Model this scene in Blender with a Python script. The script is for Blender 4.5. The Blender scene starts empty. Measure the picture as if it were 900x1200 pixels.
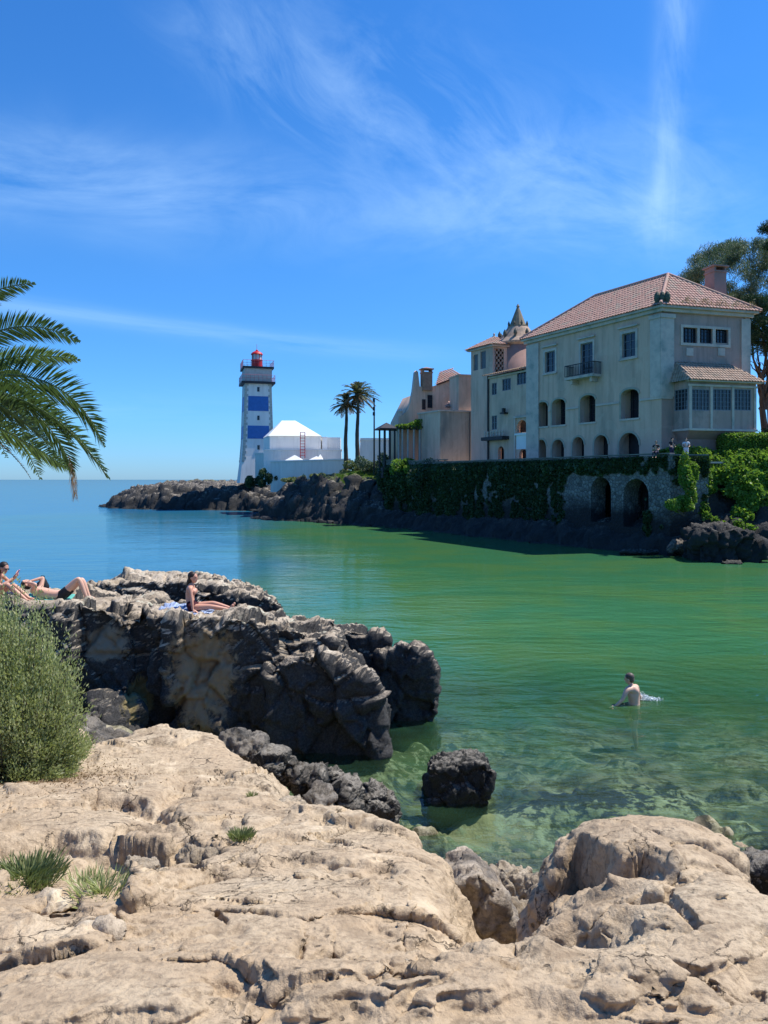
import bpy, bmesh, math, random
import numpy as np
from mathutils import Vector, Matrix
from mathutils.bvhtree import BVHTree
random.seed(5)
rng = np.random.default_rng(11)
scene = bpy.context.scene
COL = scene.collection
EYE, FOC, HZ = 5.3, 867.0, 562.0          # eye height (m above water); lens and horizon of the 900x1200 view

def at(px, py, Y):                        # a point seen at px, py and standing Y metres away
    return Vector(((px-450)/FOC*Y, Y, EYE-(py-HZ)/FOC*Y))

# ------------------------------------------------------------------ noise
_G = rng.normal(size=(256, 3)); _G /= np.linalg.norm(_G, axis=1)[:, None]
def _h(ix, iy, iz, seed):
    n = (ix*73856093) ^ (iy*19349663) ^ (iz*83492791) ^ (seed*2654435761)
    n = (n ^ (n >> 13))*1274126177
    n = n ^ (n >> 16)
    return n & 0x7fffffff
def perlin(p, seed=0):
    i = np.floor(p).astype(np.int64); f = p-i
    u = f*f*f*(f*(f*6-15)+10)
    out = np.zeros(len(p))
    for dx in (0, 1):
        wx = u[:, 0] if dx else 1-u[:, 0]
        for dy in (0, 1):
            wy = u[:, 1] if dy else 1-u[:, 1]
            for dz in (0, 1):
                wz = u[:, 2] if dz else 1-u[:, 2]
                g = _G[_h(i[:, 0]+dx, i[:, 1]+dy, i[:, 2]+dz, seed) & 255]
                out += wx*wy*wz*(g[:, 0]*(f[:, 0]-dx)+g[:, 1]*(f[:, 1]-dy)+g[:, 2]*(f[:, 2]-dz))
    return out*1.5
def fbm(p, octs=5, seed=0, gain=0.5, ridged=False):
    a, s, out = 1.0, 0.0, np.zeros(len(p)); q = p.copy()
    for k in range(octs):
        n = perlin(q, seed+k)
        if ridged: n = 1-2*np.abs(n)
        out += a*n; s += a; a *= gain
        q = q[:, [1, 2, 0]]*2.03+17.1
    return out/s
def worley(p, seed=0, flat=False):
    i = np.floor(p).astype(np.int64); f = p-i
    F1 = np.full(len(p), 9.0); F2 = np.full(len(p), 9.0); ID = np.zeros(len(p))
    zr = (0,) if flat else (-1, 0, 1)
    for dx in (-1, 0, 1):
        for dy in (-1, 0, 1):
            for dz in zr:
                h = _h(i[:, 0]+dx, i[:, 1]+dy, i[:, 2]+dz, seed)
                rx = (h & 1023)/1023.; ry = ((h >> 10) & 1023)/1023.; rz = ((h >> 20) & 1023)/1023.
                d = (dx+rx-f[:, 0])**2+(dy+ry-f[:, 1])**2
                if not flat: d = d+(dz+rz-f[:, 2])**2
                d = np.sqrt(d)
                m = d < F1
                F2 = np.where(m, F1, np.minimum(F2, d)); ID = np.where(m, rz if not flat else ((h >> 5) & 1023)/1023., ID); F1 = np.where(m, d, F1)
    return F1, F2, ID
def facets(p, seed=0, tilt=.8, flat=False):
    """broken blocks: a level and a tilt for every cell; returns height and edge closeness"""
    i = np.floor(p).astype(np.int64); f = p-i
    F1 = np.full(len(p), 9.0); F2 = np.full(len(p), 9.0); H = np.zeros(len(p), np.int64); D = np.zeros((len(p), 3))
    for dx in (-1, 0, 1):
        for dy in (-1, 0, 1):
            for dz in ((0,) if flat else (-1, 0, 1)):
                h = _h(i[:, 0]+dx, i[:, 1]+dy, i[:, 2]+dz, seed)
                v = np.stack([f[:, 0]-dx-(h & 1023)/1023., f[:, 1]-dy-((h >> 10) & 1023)/1023., (0*f[:, 2] if flat else f[:, 2]-dz-((h >> 20) & 1023)/1023.)], 1)
                d = np.sqrt((v**2).sum(1)); m = d < F1
                F2 = np.where(m, F1, np.minimum(F2, d)); H = np.where(m, h, H); D = np.where(m[:, None], v, D); F1 = np.where(m, d, F1)
    g = _G[(H >> 7) & 255]
    return (((H >> 4) & 255)/255.-.5)+tilt*(g*D).sum(1), F2-F1
def sstep(a, b, x):
    t = np.clip((x-a)/(b-a), 0, 1); return t*t*(3-2*t)
def poly_dist(P, X, Y):                    # signed distance to a polygon, positive inside
    P = np.asarray(P, float); d = np.full(X.shape, 1e9); ins = np.zeros(X.shape, bool)
    for a, b in zip(P, np.roll(P, -1, 0)):
        e = b-a; t = np.clip(((X-a[0])*e[0]+(Y-a[1])*e[1])/(e@e+1e-12), 0, 1)
        d = np.minimum(d, np.hypot(X-a[0]-t*e[0], Y-a[1]-t*e[1]))
        c = (a[1] > Y) != (b[1] > Y)
        xi = a[0]+(Y-a[1])/(e[1] if e[1] else 1e-9)*e[0]
        ins ^= c & (X < xi)
    return np.where(ins, d, -d)
def line_dist(P, X, Y):                    # distance and side of an open polyline
    d = np.full(X.shape, 1e9); sd = np.zeros(X.shape); T = np.zeros(X.shape); n = len(P)-1
    P = np.asarray(P, float)
    for k in range(n):
        a, b = P[k], P[k+1]; e = b-a
        t = np.clip(((X-a[0])*e[0]+(Y-a[1])*e[1])/(e@e+1e-12), 0, 1)
        q = np.hypot(X-a[0]-t*e[0], Y-a[1]-t*e[1]); m = q < d
        d = np.where(m, q, d); sd = np.where(m, np.sign(e[0]*(Y-a[1])-e[1]*(X-a[0])), sd); T = np.where(m, (k+t)/n, T)
    return d, sd, T

# ------------------------------------------------------------------ meshes and scene tree
def mesh_np(name, V, F, smooth=False):
    V = np.asarray(V, np.float32)
    if not isinstance(F, list): F = [F]
    F = [np.asarray(f, np.int32) for f in F if len(f)]
    me = bpy.data.meshes.new(name)
    me.vertices.add(len(V)); me.vertices.foreach_set('co', V.ravel())
    nl = sum(f.size for f in F); me.loops.add(nl)
    me.loops.foreach_set('vertex_index', np.concatenate([f.ravel() for f in F]))
    tot = np.concatenate([np.full(len(f), f.shape[1], np.int32) for f in F])
    st = np.concatenate([[0], np.cumsum(tot)[:-1]]).astype(np.int32)
    me.polygons.add(len(tot)); me.polygons.foreach_set('loop_start', st); me.polygons.foreach_set('loop_total', tot)
    me.update(calc_edges=True); me.validate()
    if smooth: me.polygons.foreach_set('use_smooth', np.ones(len(me.polygons), bool))
    return me
def link(name, me, m=None, parent=None):
    o = bpy.data.objects.new(name, me); COL.objects.link(o)
    if m is not None: me.materials.clear(); me.materials.append(m)
    if parent is not None:
        o.parent = parent; o.matrix_parent_inverse = pinv(parent)
    return o
def pinv(p):
    M = Matrix.Identity(4); q = p
    while q: M = q.matrix_parent_inverse @ Matrix.LocRotScale(q.location, q.rotation_euler, q.scale) @ M; q = q.parent
    return M.inverted()
def tag(o, label=None, cat=None, group=None, kind=None):
    if label: o['label'] = label
    if cat: o['category'] = cat
    if group: o['group'] = group
    if kind: o['kind'] = kind
    return o
def empty(name, loc, label=None, cat=None, group=None, rz=0):
    o = bpy.data.objects.new(name, None); COL.objects.link(o)
    o.location = loc; o.rotation_euler = (0, 0, rz); o.empty_display_size = .3
    return tag(o, label, cat, group)
def copy_tree(o, parent=None):
    c = o.copy(); COL.objects.link(c); c.parent = parent
    for ch in list(o.children): copy_tree(ch, c)
    return c
def evalmods(o):
    bpy.context.view_layer.update()
    dg = bpy.context.evaluated_depsgraph_get()
    me = bpy.data.meshes.new_from_object(o.evaluated_get(dg)); old = o.data
    o.modifiers.clear(); o.data = me
    if isinstance(old, bpy.types.Mesh): bpy.data.meshes.remove(old)
    return me
class MB:
    def __init__(s): s.v = []; s.f = []
    def add(s, vs, fs):
        b = len(s.v); s.v += [tuple(v) for v in vs]; s.f += [tuple(i+b for i in f) for f in fs]; return s
    def hexa(s, p):      # 8 points: bottom ring then top ring
        return s.add(p, [(3, 2, 1, 0), (4, 5, 6, 7), (0, 1, 5, 4), (1, 2, 6, 5), (2, 3, 7, 6), (3, 0, 4, 7)])
    def box(s, x0, x1, y0, y1, z0, z1):
        return s.hexa([(x0, y0, z0), (x1, y0, z0), (x1, y1, z0), (x0, y1, z0), (x0, y0, z1), (x1, y0, z1), (x1, y1, z1), (x0, y1, z1)])
    def fbox(s, fr, u0, u1, n0, n1, z0, z1):
        return s.hexa([fr.p(u0, n0, z0), fr.p(u1, n0, z0), fr.p(u1, n1, z0), fr.p(u0, n1, z0), fr.p(u0, n0, z1), fr.p(u1, n0, z1), fr.p(u1, n1, z1), fr.p(u0, n1, z1)])
    def tube(s, pts, rs, n=8, cap=True):
        pts = [Vector(p) for p in pts]
        if not hasattr(rs, '__len__'): rs = [rs]*len(pts)
        b = len(s.v); up = Vector((0.13, 0.31, 1)); last = None
        for k, p in enumerate(pts):
            d = (pts[min(k+1, len(pts)-1)]-pts[max(k-1, 0)])
            d = d.normalized() if d.length > 1e-9 else Vector((0, 0, 1))
            if last is None:
                a = d.cross(up); a = a.normalized() if a.length > 1e-4 else d.cross(Vector((1, 0, 0))).normalized()
            else:
                a = (last-d*last.dot(d)); a = a.normalized() if a.length > 1e-6 else d.orthogonal().normalized()
            last = a; c = d.cross(a)
            for j in range(n):
                t = 2*math.pi*j/n; s.v.append(tuple(p+(a*math.cos(t)+c*math.sin(t))*rs[k]))
        for k in range(len(pts)-1):
            for j in range(n):
                q = b+k*n; j2 = (j+1) % n; s.f.append((q+j, q+j2, q+n+j2, q+n+j))
        if cap: s.f.append(tuple(range(b+n-1, b-1, -1))); e = b+(len(pts)-1)*n; s.f.append(tuple(range(e, e+n)))
        return s
    def lathe(s, c, prof, n=24, ang0=0, capt=True):   # prof: [(r,z)]
        b = len(s.v)
        for r, z in prof:
            for j in range(n):
                t = ang0+2*math.pi*j/n; s.v.append((c[0]+r*math.cos(t), c[1]+r*math.sin(t), c[2]+z))
        for k in range(len(prof)-1):
            for j in range(n):
                q = b+k*n; j2 = (j+1) % n; s.f.append((q+j, q+j2, q+n+j2, q+n+j))
        if capt: s.f.append(tuple(range(b+n-1, b-1, -1))); e = b+(len(prof)-1)*n; s.f.append(tuple(range(e, e+n)))
        return s
    def build(s, name, m, parent=None, smooth=False, bevel=0):
        me = bpy.data.meshes.new(name); me.from_pydata(s.v, [], s.f); me.update()
        if smooth: me.polygons.foreach_set('use_smooth', np.ones(len(me.polygons), bool))
        o = link(name, me, m, parent)
        if bevel:
            md = o.modifiers.new('b', 'BEVEL'); md.width = bevel; md.segments = 2; md.limit_method = 'ANGLE'
        return o
class Frame:                              # vertical wall plane: u along, n outwards, z up
    def __init__(s, o, u, flip=1):
        s.o = Vector((o[0], o[1])); s.u = Vector((u[0], u[1])).normalized()
        s.n = Vector((-s.u.y, s.u.x))*flip
    def p(s, u, n, z):
        q = s.o+s.u*u+s.n*n; return (q.x, q.y, z)
    def hit(s, px, py, n=0):              # the (u, z) of the plane seen in that direction
        o = s.o+s.n*n; dx = (px-450)/FOC
        # o + u*t = (dx*Y, Y)
        t = (dx*o.y-o.x)/(s.u.x-dx*s.u.y); Y = o.y+s.u.y*t
        return t, EYE-(py-HZ)/FOC*Y
def arch_pts(u0, u1, z0, z1, rise=None, n=10):
    w = (u1-u0)/2; rise = w if rise is None else rise; c = (u0+u1)/2
    pts = [(u0, z0), (u1, z0)]
    for k in range(n+1):
        t = math.pi*k/n; pts.append((c+w*math.cos(t), z1-rise+rise*math.sin(t)))
    return pts
def rect_pts(u0, u1, z0, z1): return [(u0, z0), (u1, z0), (u1, z1), (u0, z1)]
def panel(name, fr, outline, holes, n0, n1, m, parent=None):   # wall of real thickness with openings
    cu = bpy.data.curves.new('c', 'CURVE'); cu.dimensions = '2D'; cu.fill_mode = 'BOTH'; cu.extrude = abs(n1-n0)/2
    for pts in [outline]+holes:
        sp = cu.splines.new('POLY'); sp.points.add(len(pts)-1)
        for k, (u, z) in enumerate(pts): sp.points[k].co = (u, z, 0, 1)
        sp.use_cyclic_u = True
    ob = bpy.data.objects.new('c', cu); COL.objects.link(ob)
    bpy.context.view_layer.update()
    me = bpy.data.meshes.new_from_object(ob.evaluated_get(bpy.context.evaluated_depsgraph_get()))
    bpy.data.objects.remove(ob); bpy.data.curves.remove(cu)
    mid = (n0+n1)/2
    for v in me.vertices: v.co = fr.p(v.co.x, mid+v.co.z, v.co.y)
    me.name = name
    return link(name, me, m, parent)

# ------------------------------------------------------------------ materials
def new_mat(name):
    m = bpy.data.materials.new(name); m.use_nodes = True; nt = m.node_tree
    return m, nt, nt.nodes['Principled BSDF']
def N(nt, kind, **kw):
    n = nt.nodes.new(kind)
    for k, v in kw.items():
        if k in n.inputs: n.inputs[k].default_value = v
        else: setattr(n, k, v)
    return n
def ramp(nt, fac, stops, interp='LINEAR'):
    r = nt.nodes.new('ShaderNodeValToRGB'); r.color_ramp.interpolation = interp
    el = r.color_ramp.elements
    while len(el) < len(stops): el.new(0.5)
    for e, (p, c) in zip(el, stops): e.position = p; e.color = (*c, 1) if len(c) == 3 else c
    nt.links.new(fac, r.inputs[0]); return r.outputs[0]
def mixc(nt, fac, a, b, mode='MIX'):
    n = nt.nodes.new('ShaderNodeMix'); n.data_type = 'RGBA'; n.blend_type = mode
    for sock, v in ((n.inputs[0], fac), (n.inputs[6], a), (n.inputs[7], b)):
        if isinstance(v, (int, float)): sock.default_value = v
        elif isinstance(v, (tuple, list)): sock.default_value = (*v, 1) if len(v) == 3 else v
        else: nt.links.new(v, sock)
    return n.outputs[2]
def mth(nt, op, a, b=0.0, c=None, clamp=False):
    n = nt.nodes.new('ShaderNodeMath'); n.operation = op; n.use_clamp = clamp
    for k, v in enumerate((a, b) if c is None else (a, b, c)):
        if isinstance(v, (int, float)): n.inputs[k].default_value = v
        else: nt.links.new(v, n.inputs[k])
    return n.outputs[0]
def pos(nt, scale=(1, 1, 1), obj=False):
    if obj: s = nt.nodes.new('ShaderNodeTexCoord').outputs['Object']
    else: s = nt.nodes.new('ShaderNodeNewGeometry').outputs['Position']
    mp = nt.nodes.new('ShaderNodeMapping'); mp.inputs['Scale'].default_value = scale
    nt.links.new(s, mp.inputs[0]); return mp.outputs[0]
def noise(nt, vec, scale, detail=6, rough=.55, dist=0):
    n = N(nt, 'ShaderNodeTexNoise', Scale=scale, Detail=detail, Roughness=rough, Distortion=dist)
    nt.links.new(vec, n.inputs['Vector']); return n.outputs[0]
def bump(nt, h, strength, dist, nrm=None):
    b = N(nt, 'ShaderNodeBump', Strength=strength, Distance=dist); nt.links.new(h, b.inputs['Height'])
    if nrm: nt.links.new(nrm, b.inputs['Normal'])
    return b.outputs[0]
def simple(name, c1, c2=None, scale=2, rough=.8, bs=0, bscale=20, bd=.01, stretch=(1, 1, 1), c3=None, s3=.6, metallic=0, spec=.3, streak=0):
    m, nt, b = new_mat(name)
    b.inputs['Roughness'].default_value = rough; b.inputs['Metallic'].default_value = metallic
    b.inputs['Specular IOR Level'].default_value = spec
    if c2 is None: c2 = tuple(x*.8 for x in c1)
    v = pos(nt, stretch)
    col = ramp(nt, noise(nt, v, scale), [(.32, c2), (.68, c1)])
    if c3: col = mixc(nt, ramp(nt, noise(nt, v, s3, 5, .6), [(.5, (0, 0, 0)), (.66, (1, 1, 1))]), col, c3)
    if streak:      # rain runs and repaired patches
        st = ramp(nt, noise(nt, pos(nt, (1.6, 1.6, .10)), 1.7, 7, .65, .2), [(.50, (0, 0, 0)), (.66, (1, 1, 1))])
        col = mixc(nt, mth(nt, 'MULTIPLY', st, streak), col, tuple(x*.45 for x in c1))
        pt = ramp(nt, noise(nt, pos(nt), .5, 2, .4, 1.5), [(.57, (0, 0, 0)), (.58, (1, 1, 1))])
        col = mixc(nt, mth(nt, 'MULTIPLY', pt, streak*.45), col, tuple(min(.7, x*1.12+.02) for x in c1))
        gr_ = ramp(nt, noise(nt, pos(nt), 5, 7, .7), [(.55, (0, 0, 0)), (.72, (1, 1, 1))]); col = mixc(nt, mth(nt, 'MULTIPLY', gr_, streak*.6), col, tuple(x*.6 for x in c1))
    nt.links.new(col, b.inputs['Base Color'])
    if bs: nt.links.new(bump(nt, noise(nt, v, bscale, 5), bs, bd), b.inputs['Normal'])
    return m
def leafy(name, ca, cb, rough=.6, trans=.25, cc=None):
    m, nt, b = new_mat(name)
    at_ = nt.nodes.new('ShaderNodeAttribute'); at_.attribute_name = 'tone'
    st = [(0, ca), (1, cb)] if cc is None else [(0, ca), (.75, cb), (1, cc)]
    col = ramp(nt, at_.outputs['Fac'], st)
    nt.links.new(col, b.inputs['Base Color']); b.inputs['Roughness'].default_value = rough; b.inputs['Specular IOR Level'].default_value = .35
    tr = nt.nodes.new('ShaderNodeBsdfTranslucent'); mx = nt.nodes.new('ShaderNodeMixShader'); mx.inputs[0].default_value = trans
    nt.links.new(mixc(nt, .5, col, (cb[0]*1.3, cb[1]*1.5, cb[2]*.7)), tr.inputs[0])
    nt.links.new(b.outputs[0], mx.inputs[1]); nt.links.new(tr.outputs[0], mx.inputs[2])
    nt.links.new(mx.outputs[0], nt.nodes['Material Output'].inputs[0]); return m
def limestone(name, pale, tan, dark, zlo, zhi, tide=(.03, .03, .03), scale=1.0, darkmix=.5, pits=1.0, patch=None, tidezone=True, slope_tone=0.0, cracks=0.0):
    """weathered limestone: tan and pale patches, dark lichen, black tide stain below zhi, optional darker steep faces"""
    m, nt, b = new_mat(name); b.inputs['Roughness'].default_value = .88; b.inputs['Specular IOR Level'].default_value = .25
    v = pos(nt); big = noise(nt, v, .9*scale, 8, .62, .4); mid = noise(nt, v, 4.3*scale, 8, .65, .6); fine = noise(nt, v, 26*scale, 7, .7)
    col = mixc(nt, ramp(nt, big, [(.38, (0, 0, 0)), (.62, (1, 1, 1))]), tan, pale)
    col = mixc(nt, ramp(nt, mid, [(.35, (1, 1, 1)), (.5, (0, 0, 0))]), col, tuple(t*.72 for t in tan))
    col = mixc(nt, ramp(nt, fine, [(.36, (.75, .75, .75)), (.52, (0, 0, 0))]), col, tuple(t*.5 for t in tan))
    col = mixc(nt, ramp(nt, noise(nt, v, 2.1*scale, 9, .7, .3), [(.57, (0, 0, 0)), (.66, (.85, .85, .85))]), col, tuple(min(.62, p*1.25) for p in pale))
    lich = noise(nt, v, 1.6*scale, 10, .72, .5)
    col = mixc(nt, ramp(nt, lich, [(1-darkmix-.06, (0, 0, 0)), (1-darkmix+.06, (1, 1, 1))]), col, dark)
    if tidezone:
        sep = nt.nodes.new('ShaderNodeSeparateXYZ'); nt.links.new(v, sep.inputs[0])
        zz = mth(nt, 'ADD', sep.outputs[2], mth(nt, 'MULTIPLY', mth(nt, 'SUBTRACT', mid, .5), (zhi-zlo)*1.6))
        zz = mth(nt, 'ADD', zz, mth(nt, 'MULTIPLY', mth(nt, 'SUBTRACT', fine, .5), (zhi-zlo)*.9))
        if slope_tone:
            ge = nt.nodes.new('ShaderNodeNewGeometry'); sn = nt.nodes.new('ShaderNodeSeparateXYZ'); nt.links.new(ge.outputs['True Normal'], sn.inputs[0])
            zz = mth(nt, 'ADD', zz, mth(nt, 'MULTIPLY', mth(nt, 'SUBTRACT', sn.outputs[2], .75), slope_tone))  # steep faces shift to the dark tone, up-facing ones stay pale
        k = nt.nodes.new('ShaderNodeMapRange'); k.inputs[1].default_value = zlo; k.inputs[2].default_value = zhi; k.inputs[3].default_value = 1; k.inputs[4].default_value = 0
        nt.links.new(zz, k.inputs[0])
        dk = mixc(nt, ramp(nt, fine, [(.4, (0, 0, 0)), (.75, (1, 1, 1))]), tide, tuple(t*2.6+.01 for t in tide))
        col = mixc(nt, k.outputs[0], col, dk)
    if patch:      # tan scar on the face: centre, radius, colour
        for c, r, pc in patch:
            vs = nt.nodes.new('ShaderNodeVectorMath'); vs.operation = 'SUBTRACT'; nt.links.new(v, vs.inputs[0]); vs.inputs[1].default_value = c
            vm = nt.nodes.new('ShaderNodeVectorMath'); vm.operation = 'DIVIDE'; nt.links.new(vs.outputs[0], vm.inputs[0]); vm.inputs[1].default_value = r
            vl = nt.nodes.new('ShaderNodeVectorMath'); vl.operation = 'LENGTH'; nt.links.new(vm.outputs[0], vl.inputs[0])
            d = mth(nt, 'ADD', vl.outputs['Value'], mth(nt, 'MULTIPLY', mth(nt, 'SUBTRACT', mid, .5), 1.8))
            col = mixc(nt, ramp(nt, d, [(.75, (1, 1, 1)), (1.0, (0, 0, 0))]), col, mixc(nt, mid, tuple(x*.6 for x in pc), pc))
    hc = None
    if cracks:
        wv_ = nt.nodes.new('ShaderNodeVectorMath'); wv_.operation = 'SCALE'; wv_.inputs[3].default_value = .30
        nn_ = N(nt, 'ShaderNodeTexNoise', Scale=3.2, Detail=7, Roughness=.65); nt.links.new(v, nn_.inputs['Vector']); nt.links.new(nn_.outputs['Color'], wv_.inputs[0])
        ad = nt.nodes.new('ShaderNodeVectorMath'); nt.links.new(v, ad.inputs[0]); nt.links.new(wv_.outputs[0], ad.inputs[1])
        mp = nt.nodes.new('ShaderNodeMapping'); mp.inputs['Scale'].default_value = (1.0, 1.7, 1.0); nt.links.new(ad.outputs[0], mp.inputs[0])
        hs_ = None
        for sc_, wd_, th_, ms_ in ((2.6, .015, .52, 1.1), (7.5, .024, .59, 2.3)):
            ve = N(nt, 'ShaderNodeTexVoronoi', Scale=sc_); ve.feature = 'DISTANCE_TO_EDGE'; nt.links.new(mp.outputs[0], ve.inputs['Vector'])
            ln = ramp(nt, ve.outputs['Distance'], [(0, (1, 1, 1)), (wd_, (0, 0, 0))]); mk = ramp(nt, noise(nt, v, ms_, 4, .6), [(th_, (0, 0, 0)), (th_+.06, (1, 1, 1))])
            ck = mth(nt, 'MULTIPLY', ln, mk); hs_ = ck if hs_ is None else mth(nt, 'MAXIMUM', hs_, ck)
        col = mixc(nt, mth(nt, 'MULTIPLY', hs_, cracks), col, tuple(t*.16 for t in tan)); hc = hs_
        pk = N(nt, 'ShaderNodeTexVoronoi', Scale=15); nt.links.new(v, pk.inputs['Vector'])
        pm = mth(nt, 'MULTIPLY', ramp(nt, pk.outputs['Distance'], [(.10, (1, 1, 1)), (.20, (0, 0, 0))]), ramp(nt, noise(nt, v, 1.7, 4, .6), [(.52, (0, 0, 0)), (.6, (1, 1, 1))]))
        col = mixc(nt, mth(nt, 'MULTIPLY', pm, .7), col, tuple(t*.22 for t in tan)); hc = mth(nt, 'MAXIMUM', hc, pm)
    nt.links.new(col, b.inputs['Base Color'])
    vo = N(nt, 'ShaderNodeTexVoronoi', Scale=34*scale); nt.links.new(v, vo.inputs['Vector'])
    pit = ramp(nt, vo.outputs['Distance'], [(.12, (0, 0, 0)), (.45, (1, 1, 1))])
    h = mth(nt, 'ADD', mth(nt, 'MULTIPLY', pit, .35*pits), mth(nt, 'ADD', mth(nt, 'MULTIPLY', fine, 1.1), noise(nt, v, 90*scale, 5, .7)))
    n1 = bump(nt, mth(nt, 'MULTIPLY', mid, 2), .35, .02 if cracks else .06)
    if hc is not None: n1 = bump(nt, mth(nt, 'MULTIPLY', hc, -1), .9, .02, n1)
    nt.links.new(bump(nt, h, min(1, .55*pits), .020/scale*(1 if pits < 1.05 else 1.6), n1), b.inputs['Normal'])
    return m
# ------------------------------------------------------------------ camera, sun, sky
cam = bpy.data.cameras.new('camera'); co = bpy.data.objects.new('camera', cam); COL.objects.link(co); scene.camera = co
co.location = (0, 0, EYE); co.rotation_euler = (math.radians(90), 0, 0)
cam.sensor_fit = 'VERTICAL'; cam.sensor_height = 36; cam.lens = FOC/1200*36; cam.shift_y = -(600-HZ)/1200; cam.clip_start = .05; cam.clip_end = 60000
SUN_EL, SUN_AZ = math.radians(60), math.radians(72)      # azimuth to the right of +Y
sl = bpy.data.lights.new('sun', 'SUN'); so = bpy.data.objects.new('sun', sl); COL.objects.link(so)
sl.energy = 4.6; sl.angle = math.radians(.53); sl.color = (1, .955, .88)
sdir = Vector((math.sin(SUN_AZ)*math.cos(SUN_EL), math.cos(SUN_AZ)*math.cos(SUN_EL), math.sin(SUN_EL)))
so.rotation_euler = sdir.to_track_quat('Z', 'Y').to_euler(); so.location = (20, 20, 60)
scene.view_settings.view_transform = 'Standard'; scene.view_settings.look = 'None'; scene.view_settings.gamma = 1; scene.view_settings.exposure = .56
try: scene.view_settings.use_curve_mapping = False
except Exception: pass
scene.render.engine = 'CYCLES'
cy = scene.cycles; cy.use_denoising = True; cy.max_bounces = 7; cy.diffuse_bounces = 3; cy.glossy_bounces = 3; cy.transparent_max_bounces = 24; cy.transmission_bounces = 3; cy.caustics_reflective = False; cy.caustics_refractive = False
cy.sample_clamp_indirect = 6

w = bpy.data.worlds.new('World'); scene.world = w; w.use_nodes = True; nt = w.node_tree
bg = nt.nodes['Background']
sky = nt.nodes.new('ShaderNodeTexSky'); sky.sky_type = 'NISHITA'; sky.sun_disc = False; sky.sun_elevation = SUN_EL; sky.sun_rotation = SUN_AZ
sky.altitude = 0; sky.air_density = 1.0; sky.dust_density = .25; sky.ozone_density = 3.0
tc = nt.nodes.new('ShaderNodeTexCoord'); sep = nt.nodes.new('ShaderNodeSeparateXYZ'); nt.links.new(tc.outputs['Generated'], sep.inputs[0])
az = mth(nt, 'ARCTAN2', sep.outputs[0], sep.outputs[1]); el = mth(nt, 'ARCSINE', sep.outputs[2])
def cmb(a, b, c=0):
    n = nt.nodes.new('ShaderNodeCombineXYZ')
    for k, v in enumerate((a, b, c)):
        if isinstance(v, (int, float)): n.inputs[k].default_value = v
        else: nt.links.new(v, n.inputs[k])
    return n.outputs[0]
def band(c, slope, width, a0, a1, fs, seed, thr=(.42, .75), rot=0.0, sq=(1, 1)):
    """a streak of cirrus about el = c + slope*az, between azimuths a0..a1"""
    lin = mth(nt, 'SUBTRACT', el, mth(nt, 'ADD', mth(nt, 'MULTIPLY', az, slope), c))
    wob = noise(nt, cmb(az, el, seed), 2.2, 3)
    lin = mth(nt, 'ADD', lin, mth(nt, 'MULTIPLY', mth(nt, 'SUBTRACT', wob, .5), width*2.2))
    g = mth(nt, 'POWER', 2.718, mth(nt, 'MULTIPLY', mth(nt, 'POWER', mth(nt, 'ABSOLUTE', mth(nt, 'DIVIDE', lin, width)), 2), -1))
    e0 = nt.nodes.new('ShaderNodeMapRange'); e0.interpolation_type = 'SMOOTHSTEP'; nt.links.new(az, e0.inputs[0]); e0.inputs[1].default_value = a0-.12; e0.inputs[2].default_value = a0+.12
    e1 = nt.nodes.new('ShaderNodeMapRange'); e1.interpolation_type = 'SMOOTHSTEP'; nt.links.new(az, e1.inputs[0]); e1.inputs[1].default_value = a1+.12; e1.inputs[2].default_value = a1-.12
    cr, sr = math.cos(rot), math.sin(rot)
    ua = mth(nt, 'ADD', mth(nt, 'MULTIPLY', az, cr*sq[0]), mth(nt, 'MULTIPLY', el, sr*sq[0]))
    ub = mth(nt, 'ADD', mth(nt, 'MULTIPLY', az, -sr*sq[1]), mth(nt, 'MULTIPLY', el, cr*sq[1]))
    t = ramp(nt, noise(nt, cmb(ua, ub, seed), fs, 8, .62, .6), [(thr[0], (0, 0, 0)), (thr[1], (1, 1, 1))])
    return mth(nt, 'MULTIPLY', mth(nt, 'MULTIPLY', g, t), mth(nt, 'MULTIPLY', e0.outputs[0], e1.outputs[0]))
cl = band(.345, -.03, .05, -.7, .45, 3.0, 1.3, rot=.05, sq=(1.2, 3.2), thr=(.34, .70))
cl2 = band(.47, -.30, .075, -.25, .42, 4.2, 4.1, rot=-.55, sq=(1.6, 4), thr=(.40, .70))
cl3 = band(.175, -.07, .012, -.7, .05, 3.5, 7.7, rot=-.07, sq=(1, 9), thr=(.3, .7))
cl4 = band(.085, 0, .02, -.7, 0.0, 3.0, 9.2, sq=(1, 9), thr=(.35, .75))
# the vertical wisp over the house
lv = mth(nt, 'SUBTRACT', az, mth(nt, 'ADD', .36, mth(nt, 'MULTIPLY', mth(nt, 'SUBTRACT', el, .35), .10)))
lv = mth(nt, 'ADD', lv, mth(nt, 'MULTIPLY', mth(nt, 'SUBTRACT', noise(nt, cmb(az, el, 3.3), 5, 4), .5), .05))
gv = mth(nt, 'POWER', 2.718, mth(nt, 'MULTIPLY', mth(nt, 'POWER', mth(nt, 'ABSOLUTE', mth(nt, 'DIVIDE', lv, .022)), 2), -1))
ev = nt.nodes.new('ShaderNodeMapRange'); ev.interpolation_type = 'SMOOTHSTEP'; nt.links.new(el, ev.inputs[0]); ev.inputs[1].default_value = .24; ev.inputs[2].default_value = .36
gv = mth(nt, 'MULTIPLY', mth(nt, 'MULTIPLY', gv, ev.outputs[0]), ramp(nt, noise(nt, cmb(mth(nt, 'MULTIPLY', az, 4), el, 5.5), 6, 7, .6, .5), [(.35, (0, 0, 0)), (.7, (1, 1, 1))]))
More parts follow.
